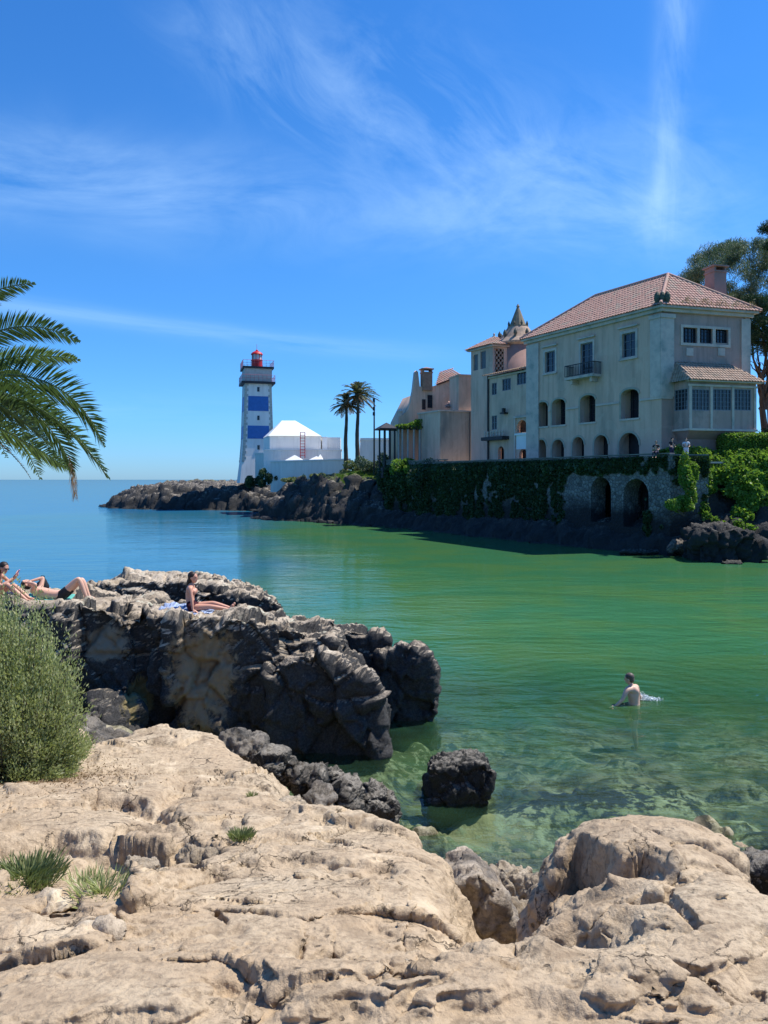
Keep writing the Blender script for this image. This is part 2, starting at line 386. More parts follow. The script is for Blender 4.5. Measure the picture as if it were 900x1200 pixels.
tot = mth(nt, 'ADD', mth(nt, 'ADD', mth(nt, 'MULTIPLY', cl, .32), mth(nt, 'MULTIPLY', cl2, .24)), mth(nt, 'ADD', mth(nt, 'ADD', mth(nt, 'MULTIPLY', cl3, .2), mth(nt, 'MULTIPLY', cl4, .15)), mth(nt, 'MULTIPLY', gv, .30)), clamp=True)
tn_ = ramp(nt, el, [(0, (.34, .62, 1.12)), (.08, (.32, .68, 1.14)), (.30, (.30, .74, 1.18)), (.75, (.22, .70, 1.22))])
tint = mixc(nt, 1.0, sky.outputs[0], tn_, 'MULTIPLY')
skyc = mixc(nt, tot, tint, (4.6, 6.6, 8.6))
nt.links.new(skyc, bg.inputs[0]); bg.inputs[1].default_value = .112

# ------------------------------------------------------------------ near shore: shapes
def _fY(py):
    r = (py-HZ)/FOC; Y = 1.0355/(r-.245) if r > .26 else 99
    return Y if Y <= 6.5 else 1.85/(r-.12)
def fp(px, py): Y = _fY(py); return ((px-450)/FOC*Y, Y)
def base_z(Y): return np.where(Y < 6.5, 4.2645-.245*Y, 3.452-.12*Y)
EDGE = [(-14, -4), (-14, 13), (-6.2, 12.0), (-4.6, 10.2)] + [fp(*q) for q in ((110, 866), (150, 856), (205, 850), (250, 856), (272, 874), (300, 884), (325, 905), (335, 925), (360, 940), (400, 948), (440, 953), (480, 965), (508, 984), (528, 1003), (506, 1030), (532, 1062), (572, 1098), (610, 1104), (618, 1070), (655, 1052), (652, 1012), (668, 992), (697, 974), (742, 964), (790, 974), (822, 990), (855, 1012), (880, 1054), (905, 1074), (980, 1090))] + [(8, 2.2), (8, -4)]
def shore_z(X, Y):
    ys = 11.2 + 4.6*sstep(-1.2, -4.5, X) - 1.2*sstep(3.5, 6, X) - 1.9*sstep(-.1, .5, X)*sstep(4.2, 3.2, X)
    d = Y-ys
    z = np.where(d < 0, -d*.36, -d*.155)
    z = z - 2.5*sstep(25, 60, Y)
    return np.clip(z, -6, 1.5)
def bed_z(X, Y):
    P = np.stack([X, Y, np.zeros_like(X)], 1)
    z = shore_z(X, Y)
    near = np.exp(-np.maximum(Y-11, 0)/7.0)
    F1, F2, ID = worley(P*np.array([1.1, 1.1, 1]), 9, True)
    z = z + (.22*(.55-F1)*near*(.4+ID))*1.3 + fbm(P*.55, 4, 30)*.30*sstep(9, 14, Y) + fbm(P*3, 3, 33)*.05
    z = z + .42*np.exp(-(((X-3.3)/1.5)**2+((Y-12.5)/.65)**2)) + .05*np.exp(-(((X-2.0)/1.2)**2+((Y-11.9)/.45)**2))
    z = z + .42*np.exp(-(((X+.3)/1.8)**2+((Y-15.0)/1.1)**2)) + .25*np.exp(-(((X-.7)/.8)**2+((Y-16.2)/1.0)**2))
    z = z + .15*sstep(.1, .4, fbm(P*.9+3, 4, 71))*near*2 + .35*np.exp(-(((X-2.2)/2.2)**2+((Y-18.5)/1.2)**2)) + .5*np.exp(-(((X+1.0)/3)**2+((Y-20.5)/1.6)**2))*0
    return np.where(Y > 11.4, np.minimum(z, -.06-.02*fbm(P*4, 3, 2)), z)
def signed(pts, X, Y):
    d, s, T = line_dist([fp(*q) for q in pts], X, Y); return d*s, d, T
def fore_z(X, Y):
    P = np.stack([X, Y, np.zeros_like(X)], 1)
    wx = fbm(P*2.2, 3, 50)*.09+fbm(P*9, 3, 52)*.012; wy = fbm(P*2.2, 3, 60)*.09+fbm(P*9, 3, 62)*.012
    x, y = X+wx, Y+wy; Q = np.stack([x, y, np.zeros_like(x)], 1)
    z = base_z(Y) + fbm(P*.45, 4, 70)*.12
    # stepped beds: low noise cut into small ledges
    for sc, q, am, sd in ((.75, .06, .13, 80), (1.9, .018, .03, 84)):
        n = fbm(Q*sc*np.array([1, 1.5, 1]), 5, sd)*am
        k = n/q; fr = k-np.floor(k); n2 = q*(np.floor(k)+sstep(.36, .64, fr)**1.5)
        z += n2
    # ledges: the near side of each line sits lower
    L = [(((-30, 985), (60, 975), (128, 978), (150, 962)), .21, .30), (((95, 938), (150, 936), (190, 948), (215, 962)), .17, .18),
         (((180, 948), (205, 925), (235, 925)), .12, .12), (((150, 1010), (165, 1050), (152, 1062)), -.10, .09), (((150, 1030), (190, 1020), (235, 1008), (262, 1000)), .14, .09),
         (((10, 1062), (50, 1052), (105, 1046)), .10, .16), (((210, 975), (240, 985), (262, 990)), .13, .10), (((250, 905), (310, 915), (350, 945)), .06, .12),
         (((255, 958), (270, 975), (330, 958)), .05, .08), (((-20, 1100), (30, 1108), (60, 1098)), .07, .07), (((335, 1130), (350, 1110), (385, 1098), (405, 1100)), .10, .09),
         (((448, 1155), (470, 1162), (492, 1140)), .09, .07), (((360, 955), (400, 958)), .06, .06), (((600, 1145), (622, 1155)), .05, .06), (((590, 1160), (660, 1168), (700, 1180)), .035, .09),
         (((280, 1015), (420, 1000), (500, 1020)), .025, .12), (((120, 1110), (200, 1088), (290, 1080)), .035, .10), (((820, 1190), (850, 1165), (880, 1130), (900, 1110)), .05, .12),
         (((165, 868), (205, 872), (240, 862)), .07, .12), (((110, 905), (200, 898), (300, 900)), .05, .25), (((430, 1060), (500, 1085), (540, 1090)), .04, .12)]
    for pts, dep, wd in L:
        s, d, T = signed(pts, x, y)
        z -= dep*np.exp(-d/wd)*sstep(.03+dep*.3, -.03-dep*.3, s)*sstep(0, .10, T)*sstep(1, .90, T)
    # narrow cracks
    for pts, dep, wd in (((( -10, 1062), (30, 1075), (62, 1066)), .05, .012), (((262, 1000), (290, 992), (330, 975)), .05, .014), (((640, 1085), (720, 1075), (800, 1060), (900, 1055)), .018, .012),
                         (((378, 1072), (384, 1095), (378, 1120)), .03, .008), (((250, 1058), (270, 1080)), .03, .009), (((880, 1160), (900, 1175)), .05, .02), (((455, 1010), (480, 1050), (470, 1100)), .02, .01)):
        s, d, T = signed(pts, x, y); z -= dep*np.exp(-(d/wd)**2)*sstep(0, .2, T)*sstep(1, .8, T)
    # hollows: centre, radii (m), depth
    for c, rx, ry, dep in ((fp(120, 1000), .36, .42, .26), (fp(205, 985), .20, .16, .14), (fp(368, 1118), .15, .10, .035), (fp(28, 1010), .22, .22, .20), (fp(222, 1000), .10, .07, .16),
                           (fp(640, 1092), .42, .20, .20), (fp(160, 1075), .10, .05, .04), (fp(330, 925), .2, .2, .05)):
        r = np.sqrt(((x-c[0])/rx)**2+((y-c[1])/ry)**2); z -= dep*sstep(1.15, .3, r)
    # the big rounded boulder at the right and the hollow under its lip
    c = fp(748, 1004); r = np.sqrt(((x-c[0])/.72)**2+((y-c[1])/.80)**2); dome = .20*sstep(1.25, .1, r)
    z += dome
    c = fp(850, 1075); r = np.sqrt(((x-c[0])/.8)**2+((y-c[1])/.5)**2); z += .10*sstep(1.2, .1, r)
    s, d, T = signed(((676, 1012), (700, 1022), (728, 1034), (762, 1030)), X+wx*.35, Y+wy*.35)
    z -= .42*np.exp(-d/.16)*sstep(.02, -.02, s)*sstep(0, .12, T)*sstep(1, .78, T)
    c = fp(690, 1036); r = np.sqrt(((x-c[0])/.13)**2+((y-c[1])/.10)**2); z -= .16*sstep(1.2, .3, r)
    s, d, T = signed(((712, 1062), (716, 1048), (742, 1042), (790, 1046)), X+wx*.4, Y+wy*.4)
    z += .10*np.exp(-d/.12)*sstep(0, .2, T)*sstep(1, .6, T)*(s < .2)
    # bright rim in front of the bowl
    s, d, T = signed(((545, 1125), (590, 1102), (612, 1100), (640, 1118), (690, 1126)), X, Y); z += .085*np.exp(-(d/.075)**2)*sstep(0, .2, T)*sstep(1, .6, T)
    # broken joints
    h_, e_ = facets(Q*np.array([.8, 1.3, 1]), 3, .55, True); mk_ = sstep(-.1, .25, fbm(P*.8+9, 3, 44)+.05)
    z -= .05*np.exp(-(e_/.022)**2)*mk_; z += h_*.085*mk_
    h_, e_ = facets(Q*np.array([2.6, 4.0, 1]), 6, .8, True); mk_ = sstep(.0, .3, fbm(P*1.1+3, 3, 46)); z += h_*.028*mk_ - .012*np.exp(-(e_/.03)**2)*mk_
    h_, e_ = facets(Q*np.array([8.5, 12, 1]), 16, 1.0, True); z += h_*.009*sstep(-.1, .3, fbm(P*1.7+5, 3, 49))
    # roughness
    z += fbm(Q*4.2, 5, 90)*.009 + fbm(P*16, 4, 95, .6, True)*.004 + fbm(P*60, 3, 99)*.0022
    F1, F2, ID = worley(P*11, 5, True); z -= .012*sstep(.22, .05, F1)*sstep(.1, .4, fbm(P*1.3, 3, 47))
    # edge
    e = poly_dist(EDGE, X+wx*.8, Y+wy*.8)
    inn = np.maximum(e, 0); z -= .10*np.exp(-inn/.10)*(e > 0) + .10*(e <= 0)
    out = np.maximum(-e, 0)
    z = z - 1.9*sstep(0, .75, out)**.8 - out*.25
    sh = shore_z(X, Y)
    F1, F2, ID = worley(Q*1.7, 14, True)
    rub = sh + .35*(.6-F1)*(.3+ID) + fbm(P*1.5, 5, 66)*.16 + fbm(P*7, 4, 67)*.04 - .12 + .25*sstep(7.5, 5.5, Y)
    rub = rub - 1.0*sstep(11.1, 11.9, Y)
    return np.where(e > 0, z, np.maximum(z, rub))
def grid_mesh(name, X, Y, zf, m, smooth=True, attrs=None, rough=False):
    nr, nc = X.shape; Z = zf(X.ravel(), Y.ravel())
    if len(rough or ()) > 6:      # even out sideways flutes on the steep ledges
        Z = Z.reshape(nr, nc)
        for _ in range(14):
            gy = np.abs(np.gradient(Z, axis=0)/np.maximum(np.gradient(Y, axis=0), 1e-4)); k = sstep(.45, 1.1, gy)*.8
            Zs = Z.copy(); Zs[:, 1:-1] = (Z[:, :-2]+2*Z[:, 1:-1]+Z[:, 2:])/4; Z = Z*(1-k)+Zs*k
        Z = Z.ravel()
    V = np.stack([X.ravel(), Y.ravel(), Z], 1)
    if rough:      # break the steep faces up sideways as well
        A = V.reshape(nr, nc, 3); n_ = np.cross(np.gradient(A, axis=1), np.gradient(A, axis=0)).reshape(-1, 3); n_ /= np.linalg.norm(n_, axis=1)[:, None]+1e-12
        n_ *= np.sign(n_[:, 2:3]+1e-9); stp = sstep(.92, .5, n_[:, 2])
        f1, a1, b1, f2, a2, b2 = rough[:6]
        dd = fbm(V*f1, 5, 301)*(b1+a1*stp)+fbm(V*f2, 4, 305, .6, True)*(b2+a2*stp); dd += (fbm(V*np.array([2.5, 2.5, 16]), 4, 309)*rough[6]*stp if len(rough) > 6 else 0); V = V+n_*dd[:, None]
    i = np.arange((nr-1)*nc).reshape(nr-1, nc)[:, :-1].ravel()
    me = mesh_np(name, V, np.stack([i, i+1, i+nc+1, i+nc], 1), smooth)
    if attrs:
        for k, f in attrs.items():
            a = me.attributes.new(k, 'FLOAT', 'POINT'); a.data.foreach_set('value', f(X.ravel(), Y.ravel()).astype(np.float32))
    return link(name, me, m), V

M_fore = limestone('tan shelf limestone', (.50, .39, .26), (.43, .315, .20), (.15, .125, .10), -.4, .1, tide=(.045, .042, .036), darkmix=.33, pits=.95, cracks=.9)  # the shelf rock's own tan and pale tones
ys = np.concatenate([np.linspace(-3.5, 1.5, 40), FOC*1.0/np.linspace(FOC/1.55, FOC/10.2, 760), np.linspace(10.25, 12.0, 40)])
ss = np.concatenate([np.linspace(-.95, -.6, 70), np.linspace(-.6, .6, 800)[1:], np.linspace(.6, .95, 70)[1:]])
GY, GS = np.meshgrid(ys, ss, indexing='ij'); GX = GS*(np.maximum(GY, 1.3)+.25)
fore, FV = grid_mesh('foreground_rock_shelf', GX, GY, fore_z, M_fore, rough=(4.5, .07, .0, 13, .016, .0015, .055)); tag(fore, kind='structure')
M_fore.name = 'tan shelf limestone'
fore_bvh = BVHTree.FromPolygons([tuple(v) for v in FV[::1]], [tuple(p.vertices) for p in fore.data.polygons]) if False else None
def fore_h(x, y):
    return float(fore_z(np.array([float(x)]), np.array([float(y)]))[0])

# seabed
m, nt, b = new_mat('shallow seabed'); b.inputs['Roughness'].default_value = .9
v = pos(nt); bigs = noise(nt, v, .45, 6, .6, .4); fin = noise(nt, v, 5, 7, .65)
col = ramp(nt, bigs, [(.42, (.04, .055, .03)), (.48, (.17, .16, .08)), (.56, (.36, .31, .20))])
vo = N(nt, 'ShaderNodeTexVoronoi', Scale=1.3); nt.links.new(v, vo.inputs['Vector'])
col = mixc(nt, ramp(nt, fin, [(.42, (1, 1, 1)), (.56, (0, 0, 0))]), col, (.10, .085, .035))
col = mixc(nt, ramp(nt, noise(nt, v, 1.1, 5, .7, .5), [(.54, (0, 0, 0)), (.6, (1, 1, 1))]), col, (.035, .035, .02))
col = mixc(nt, ramp(nt, vo.outputs['Distance'], [(.18, (.8, .8, .8)), (.4, (0, 0, 0))]), col, (.30, .24, .15))
for c_, r_, pc in (((3.3, 12.6, 0), (1.7, .75, 1), (.022, .022, .018)), ((.2, 15.4, 0), (1.3, 1.2, 1), (.075, .075, .025)), ((1.0, 13.4, 0), (.7, .4, 1), (.16, .15, .03)), ((1.3, 11.7, 0), (.9, .5, 1), (.34, .25, .14)), ((2.1, 10.9, 0), (.8, .3, 1), (.32, .24, .14)), ((5.2, 13.5, 0), (1.5, .5, 1), (.03, .035, .02)), ((4.0, 15.5, 0), (1.8, .5, 1), (.05, .06, .025)), ((2.6, 19, 0), (2.6, 1.0, 1), (.02, .03, .015)), ((1.6, 16.5, 0), (1.1, .5, 1), (.03, .045, .03))):
    vs = nt.nodes.new('ShaderNodeVectorMath'); vs.operation = 'SUBTRACT'; nt.links.new(v, vs.inputs[0]); vs.inputs[1].default_value = c_
    vm = nt.nodes.new('ShaderNodeVectorMath'); vm.operation = 'DIVIDE'; nt.links.new(vs.outputs[0], vm.inputs[0]); vm.inputs[1].default_value = r_
    vl = nt.nodes.new('ShaderNodeVectorMath'); vl.operation = 'LENGTH'; nt.links.new(vm.outputs[0], vl.inputs[0])
    d_ = mth(nt, 'ADD', vl.outputs['Value'], mth(nt, 'MULTIPLY', mth(nt, 'SUBTRACT', fin, .5), 4.5))
    col = mixc(nt, ramp(nt, d_, [(.6, (1, 1, 1)), (1.05, (0, 0, 0))]), col, pc)
nt.links.new(col, b.inputs['Base Color']); nt.links.new(bump(nt, fin, .8, .08), b.inputs['Normal']); M_bed = m
by = np.concatenate([np.linspace(10.6, 22, 210), np.linspace(22.2, 60, 90)]); bs_ = np.linspace(-1.1, 1.3, 420)
BY, BS = np.meshgrid(by, bs_, indexing='ij'); BX = BS*BY*.8
bed, _ = grid_mesh('seabed', BX, BY, lambda X, Y: bed_z(X, Y)-.02-.9*sstep(11.1, 10.7, Y), M_bed); tag(bed, kind='structure')

# water
m, nt, b = new_mat('cove water'); nt.nodes.remove(b)
v = pos(nt)
sp = nt.nodes.new('ShaderNodeSeparateXYZ'); nt.links.new(v, sp.inputs[0])
dep = nt.nodes.new('ShaderNodeAttribute'); dep.attribute_name = 'depth'
op = mth(nt, 'SUBTRACT', 1, mth(nt, 'POWER', 2.718, mth(nt, 'MULTIPLY', dep.outputs['Fac'], -.55)))
sea = nt.nodes.new('ShaderNodeAttribute'); sea.attribute_name = 'sea'
nb = noise(nt, pos(nt, (1, 1.6, 1)), .16, 5, .6, .5)
green = mixc(nt, ramp(nt, nb, [(.42, (0, 0, 0)), (.60, (1, 1, 1))]), (.040, .155, .064), (.062, .162, .052))
shal = mixc(nt, nb, (.025, .105, .085), (.075, .125, .045))
body = mixc(nt, ramp(nt, dep.outputs['Fac'], [(.25, (1, 1, 1)), (1.0, (0, 0, 0))]), green, shal)
body = mixc(nt, sea.outputs['Fac'], body, (.018, .13, .25))
dif = nt.nodes.new('ShaderNodeBsdfDiffuse'); nt.links.new(body, dif.inputs[0])
tr = nt.nodes.new('ShaderNodeBsdfTransparent'); tr.inputs[0].default_value = (.72, .90, .80, 1)
mx = nt.nodes.new('ShaderNodeMixShader'); nt.links.new(op, mx.inputs[0]); nt.links.new(tr.outputs[0], mx.inputs[1]); nt.links.new(dif.outputs[0], mx.inputs[2])
wv = noise(nt, pos(nt, (.55, 1.25, 1)), 1.5, 4, .55, .5); wf = noise(nt, pos(nt, (.8, 1.5, 1)), 6.5, 3, .5, .3); wl = noise(nt, pos(nt, (.35, 1.0, 1)), .35, 3, .5, .6)
patchy = ramp(nt, noise(nt, v, .09, 3), [(.35, (.35, .35, .35)), (.65, (1, 1, 1))])
# rings spreading round the swimmer
rv = nt.nodes.new('ShaderNodeVectorMath'); rv.operation = 'DISTANCE'; nt.links.new(v, rv.inputs[0]); rv.inputs[1].default_value = (5.9, 17.7, 0)
dist = rv.outputs['Value']
ring = mth(nt, 'MULTIPLY', mth(nt, 'SINE', mth(nt, 'MULTIPLY', mth(nt, 'ADD', dist, mth(nt, 'MULTIPLY', wl, 1.2)), 12)), mth(nt, 'POWER', 2.718, mth(nt, 'MULTIPLY', dist, -.28)))
h = mth(nt, 'ADD', mth(nt, 'MULTIPLY', mth(nt, 'ADD', mth(nt, 'MULTIPLY', wv, 1.0), mth(nt, 'MULTIPLY', wf, .17)), patchy), mth(nt, 'ADD', mth(nt, 'MULTIPLY', wl, 1.4), mth(nt, 'MULTIPLY', ring, .085)))
cd_ = nt.nodes.new('ShaderNodeMapRange'); nt.links.new(sp.outputs[1], cd_.inputs[0]); cd_.inputs[1].default_value = 14; cd_.inputs[2].default_value = 45; cd_.inputs[3].default_value = 1.0; cd_.inputs[4].default_value = .36
bn = bump(nt, mth(nt, 'MULTIPLY', h, cd_.outputs[0]), 1.0, .10)
gl = nt.nodes.new('ShaderNodeBsdfGlossy'); gl.inputs['Roughness'].default_value = .02; nt.links.new(bn, gl.inputs['Normal'])
fr = nt.nodes.new('ShaderNodeFresnel'); fr.inputs[0].default_value = 1.333; nt.links.new(bn, fr.inputs['Normal'])
mf = nt.nodes.new('ShaderNodeMixShader'); nt.links.new(mth(nt, 'MINIMUM', fr.outputs[0], .52), mf.inputs[0]); nt.links.new(mx.outputs[0], mf.inputs[1]); nt.links.new(gl.outputs[0], mf.inputs[2])
nt.links.new(mf.outputs[0], nt.nodes['Material Output'].inputs[0]); M_water = m
def w_depth(X, Y):
    d = -bed_z(X, Y); far = sstep(18, 30, Y)
    return np.clip(d, 0, 9)+far*3
def w_sea(X, Y):
    P = np.stack([X, Y, np.zeros_like(X)], 1)
    k = sstep(-2, -14, X+(Y-40)*.10+fbm(P*.06, 3, 4)*8)*sstep(22, 40, Y)
    return np.maximum(k*.75, sstep(95, 150, Y+np.maximum(-X, 0)*.5))
wy_ = np.concatenate([np.linspace(5, 30, 260), np.linspace(30.4, 200, 170), np.array([250, 350, 600, 1200, 3000, 9000, 30000])])
ws = np.linspace(-1.6, 1.6, 360); WY, WS = np.meshgrid(wy_, ws, indexing='ij')
water, _ = grid_mesh('sea_water', WS*(WY+4), WY, lambda X, Y: 0*X, M_water, True, {'depth': w_depth, 'sea': w_sea}); tag(water, kind='structure')

# ------------------------------------------------------------------ rock masses from joined blocks
def slab(outline, Y, depth, back=.88, dz=0.0, sink=0):
    F = [at(px, py, Y if not isinstance(Y, (list, tuple)) else Y[k]) for k, (px, py) in enumerate(outline)]
    c = sum(F, Vector())/len(F); B = []
    for q in F:
        B.append(Vector((c.x+(q.x-c.x)*back, q.y+depth, c.z+(q.z-c.z)*(back if q.z > c.z else 1)+dz)))
    P = F+B
    if sink: P += [Vector((q.x, q.y, -sink)) for q in P if q.z < c.z]
    return P
def ellip(c, r, n=40, seed=0):
    rr = random.Random(seed); out = []
    for _ in range(n):
        v = Vector((rr.gauss(0, 1), rr.gauss(0, 1), rr.gauss(0, 1))).normalized()
        k = .82+.25*rr.random(); out.append(Vector((c[0]+v.x*r[0]*k, c[1]+v.y*r[1]*k, c[2]+v.z*r[2]*k)))
    return out
def rock_mesh(name, hulls, voxel, amp=1.0, sc=1.0, seed=0, smooth=True, calm=()):
    bm = bmesh.new()
    for h in hulls:
        vs = [bm.verts.new(p) for p in h]
        r = bmesh.ops.convex_hull(bm, input=vs)
        bmesh.ops.delete(bm, geom=list({e for e in r['geom_interior'] if isinstance(e, bmesh.types.BMVert)}), context='VERTS')
    me = bpy.data.meshes.new(name); bm.to_mesh(me); bm.free()
    o = bpy.data.objects.new(name, me); COL.objects.link(o)
    md = o.modifiers.new('r', 'REMESH'); md.mode = 'VOXEL'; md.voxel_size = voxel
    me = evalmods(o); n = len(me.vertices)
    V = np.empty(n*3, np.float32); me.vertices.foreach_get('co', V); V = V.reshape(-1, 3).astype(float)
    Nn = np.empty(n*3, np.float32); me.vertices.foreach_get('normal', Nn); Nn = Nn.reshape(-1, 3).astype(float)
    Q = V/sc
    W = V + np.stack([fbm(Q*.7, 4, seed), fbm(Q*.7, 4, seed+7), fbm(Q*.7, 4, seed+13)*.6], 1)*.30*amp*sc
    h1, e1 = facets(W*1.05/sc, seed+1, .9); d = h1*.30 - .10*np.exp(-(e1/.05)**2)
    h2, e2 = facets(W*np.array([2.6, 2.6, 2.0])/sc, seed+2, .9); d += h2*.13 - .03*np.exp(-(e2/.06)**2)
    h3, e3 = facets(W*7/sc, seed+5, 1.0); d += h3*.04
    d += fbm(W*np.array([2.6, 2.6, 1.7])/sc, 5, seed+3, .6, True)*.10 + fbm(W*9/sc, 4, seed+4, .65, True)*.035
    W2 = W + Nn*(d*amp*sc)[:, None]
    for cx, cy_, rx, ry, cz in calm:        # worn flat seats
        k = np.exp(-(((W2[:, 0]-cx)/rx)**2+((W2[:, 1]-cy_)/ry)**2)**2)*(np.abs(V[:, 2]-cz) < .55)*sstep(.15, .6, Nn[:, 2]); W2[:, 2] += (cz+fbm(V*3, 3, 3)*.02-W2[:, 2])*k
    me.vertices.foreach_set('co', W2.astype(np.float32).ravel())
    if smooth: me.polygons.foreach_set('use_smooth', np.ones(len(me.polygons), bool))
    me.update(); me.name = name
    return o
# ------------------------------------------------------------------ the big outcrop the sunbathers lie on
M_out = limestone('pale topped rock with black steep faces and tide stain', (.60, .50, .38), (.38, .30, .21), (.045, .042, .038), 1.35, 2.25, tide=(.034, .032, .030), darkmix=.17, pits=1.15, slope_tone=2.4,
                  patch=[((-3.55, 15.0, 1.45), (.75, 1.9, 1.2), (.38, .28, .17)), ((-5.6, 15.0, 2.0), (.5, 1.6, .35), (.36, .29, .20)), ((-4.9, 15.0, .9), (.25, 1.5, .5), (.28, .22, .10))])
M_black = limestone('black sea worn rock', (.34, .30, .24), (.20, .175, .14), (.03, .03, .028), .1, 1.5, tide=(.022, .022, .020), scale=1.7, darkmix=.36, pits=1.5, slope_tone=2.2)
M_grey = limestone('grey weathered rock', (.30, .26, .21), (.18, .155, .125), (.05, .048, .045), .1, .5, tide=(.025, .025, .02), scale=1.5, darkmix=.45, pits=1.5)
hul = [slab([(-420, 700), (-100, 704), (60, 708), (150, 715), (165, 790), (165, 880), (60, 880), (-420, 880)], 14.8, 2.8, .95, -.18, .8),
       slab([(130, 716), (205, 722), (262, 722), (338, 733), (392, 748), (402, 850), (300, 850), (130, 870)], 15.0, 2.4, .93, -.32, .8),
       slab([(196, 724), (262, 722), (330, 738), (322, 800), (262, 870), (205, 850)], 14.6, 2, .9, -.2, .6),
       slab([(315, 790), (345, 765), (395, 768), (432, 792), (447, 830), (430, 862), (372, 888), (312, 850)], 14.2, 1.9, .85, -.3, .6),
       slab([(355, 733), (420, 742), (455, 750), (450, 800), (440, 840), (370, 840)], 16.8, 2.2, .9, -.45, .8),
       slab([(447, 772), (472, 760), (497, 762), (509, 785), (507, 818), (470, 840), (440, 835)], 16.2, 2.2, .82, -.5, .8),
       slab([(105, 690), (138, 679), (180, 681), (215, 690), (250, 693), (290, 700), (325, 714), (325, 760), (105, 760)], 18.6, 2.2, .85, -.1, .8),
       slab([(75, 845), (108, 836), (128, 842), (140, 870), (130, 900), (80, 900)], 13.0, 1.5, .9, 0, .5),
       slab([(120, 815), (150, 800), (168, 830), (160, 870), (120, 870)], 14.6, 1.2, .9, 0, .5)]
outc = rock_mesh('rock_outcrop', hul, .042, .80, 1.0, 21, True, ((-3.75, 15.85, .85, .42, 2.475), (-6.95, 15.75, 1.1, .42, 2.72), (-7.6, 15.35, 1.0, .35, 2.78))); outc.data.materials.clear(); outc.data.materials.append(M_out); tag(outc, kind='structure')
def bvh_of(o):
    return BVHTree.FromPolygons([o.matrix_world @ v.co for v in o.data.vertices], [tuple(p.vertices) for p in o.data.polygons])
out_bvh = bvh_of(outc)
def out_h(x, y):
    h = out_bvh.ray_cast(Vector((x, y, 9)), Vector((0, 0, -1)))
    return h[0].z if h[0] else 2.4

# ------------------------------------------------------------------ loose boulders
def boulder(hulls, label, m, voxel, amp=.85, sc=.6, seed=0, group=None, name='boulder', cat='boulder'):
    o = rock_mesh(name, hulls, voxel, amp, sc, seed); o.data.materials.clear(); o.data.materials.append(m)
    return tag(o, label, cat, group)
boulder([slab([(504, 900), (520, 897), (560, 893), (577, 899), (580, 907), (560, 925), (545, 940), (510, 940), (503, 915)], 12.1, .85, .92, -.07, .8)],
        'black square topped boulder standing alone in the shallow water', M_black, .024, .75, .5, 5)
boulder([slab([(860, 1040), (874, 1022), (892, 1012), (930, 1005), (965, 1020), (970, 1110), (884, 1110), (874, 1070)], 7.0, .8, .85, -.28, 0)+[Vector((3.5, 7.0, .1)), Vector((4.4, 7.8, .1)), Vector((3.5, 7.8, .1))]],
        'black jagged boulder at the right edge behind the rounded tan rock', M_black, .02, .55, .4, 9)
G = 'dark boulders tumbled below the far edge of the rock shelf'
for k, (px, py, r, Y, lb) in enumerate(((283, 868, .30, 9.6, 'smooth grey boulder wedged against the far corner of the rock shelf'),
        (318, 893, .26, 9.2, 'dark grey boulder next to the shelf edge, second from the left in the row'),
        (352, 905, .27, 9.3, 'dark boulder in the middle of the row under the overhanging outcrop'),
        (384, 905, .27, 9.6, 'black boulder standing nearest the foot of the outcrop at the water'),
        (404, 930, .30, 9.0, 'pitted dark boulder close to the shelf edge, second from the right end'),
        (436, 936, .34, 9.2, 'largest dark boulder at the right end of the row by the water'),
        (372, 930, .20, 8.6, 'small pale grey boulder tucked against the shelf edge'),
        (250, 882, .22, 9.2, 'rounded grey stone leaning on the shelf behind the flat slab'))):
    c = at(px, py+6, Y); r *= .86; rr = random.Random(k)
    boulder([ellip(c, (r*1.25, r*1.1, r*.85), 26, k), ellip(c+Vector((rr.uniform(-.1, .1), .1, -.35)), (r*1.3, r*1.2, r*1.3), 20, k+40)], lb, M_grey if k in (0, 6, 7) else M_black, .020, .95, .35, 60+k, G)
M_stonef = limestone('grey tan loose stone', (.44, .36, .26), (.30, .235, .16), (.12, .105, .085), -3, -2, scale=2, darkmix=.40, pits=1, tidezone=False)
M_stonew = limestone('pale loose stone', (.52, .42, .30), (.44, .34, .235), (.25, .21, .17), -3, -2, scale=2, darkmix=.25, pits=.8, tidezone=False)
for k, (px, py, rx, ry, rz, m_, lb) in enumerate(((196, 985, .15, .12, .10, M_stonef, 'grey cracked block sitting in the hollow of the shelf left of the middle'), (128, 996, .14, .12, .11, M_stonef, 'grey rock behind the sparse plant in the left hollow'),
        (232, 992, .11, .09, .07, M_stonef, 'small brown rock at the right end of the left hollow'), (168, 1016, .10, .08, .06, M_stonef, 'small grey stone in front of the cracked block'),
        (60, 1050, .15, .07, .03, M_stonew, 'pale flat stone in front of the bushy green tuft'), (130, 1106, .075, .045, .03, M_stonew, 'whitish flat stone at the lower left beside the tiny sprig'), (102, 1098, .04, .03, .02, M_stonew, 'tiny pale stone left of the whitish flat stone'),
        (345, 928, .16, .12, .09, M_stonef, 'grey brown rock on the shelf edge above the row of dark boulders'), (470, 1130, .06, .05, .022, M_stonef, 'thin loose flake of stone in the middle of the nearest slab'))):
    X_, Y_ = fp(px, py); boulder([ellip((X_, Y_, fore_h(X_, Y_)+rz*.35), (rx, ry, rz), 18, 200+k)], lb, m_, .008, .7, .14, 220+k, None, 'stone', 'stone')
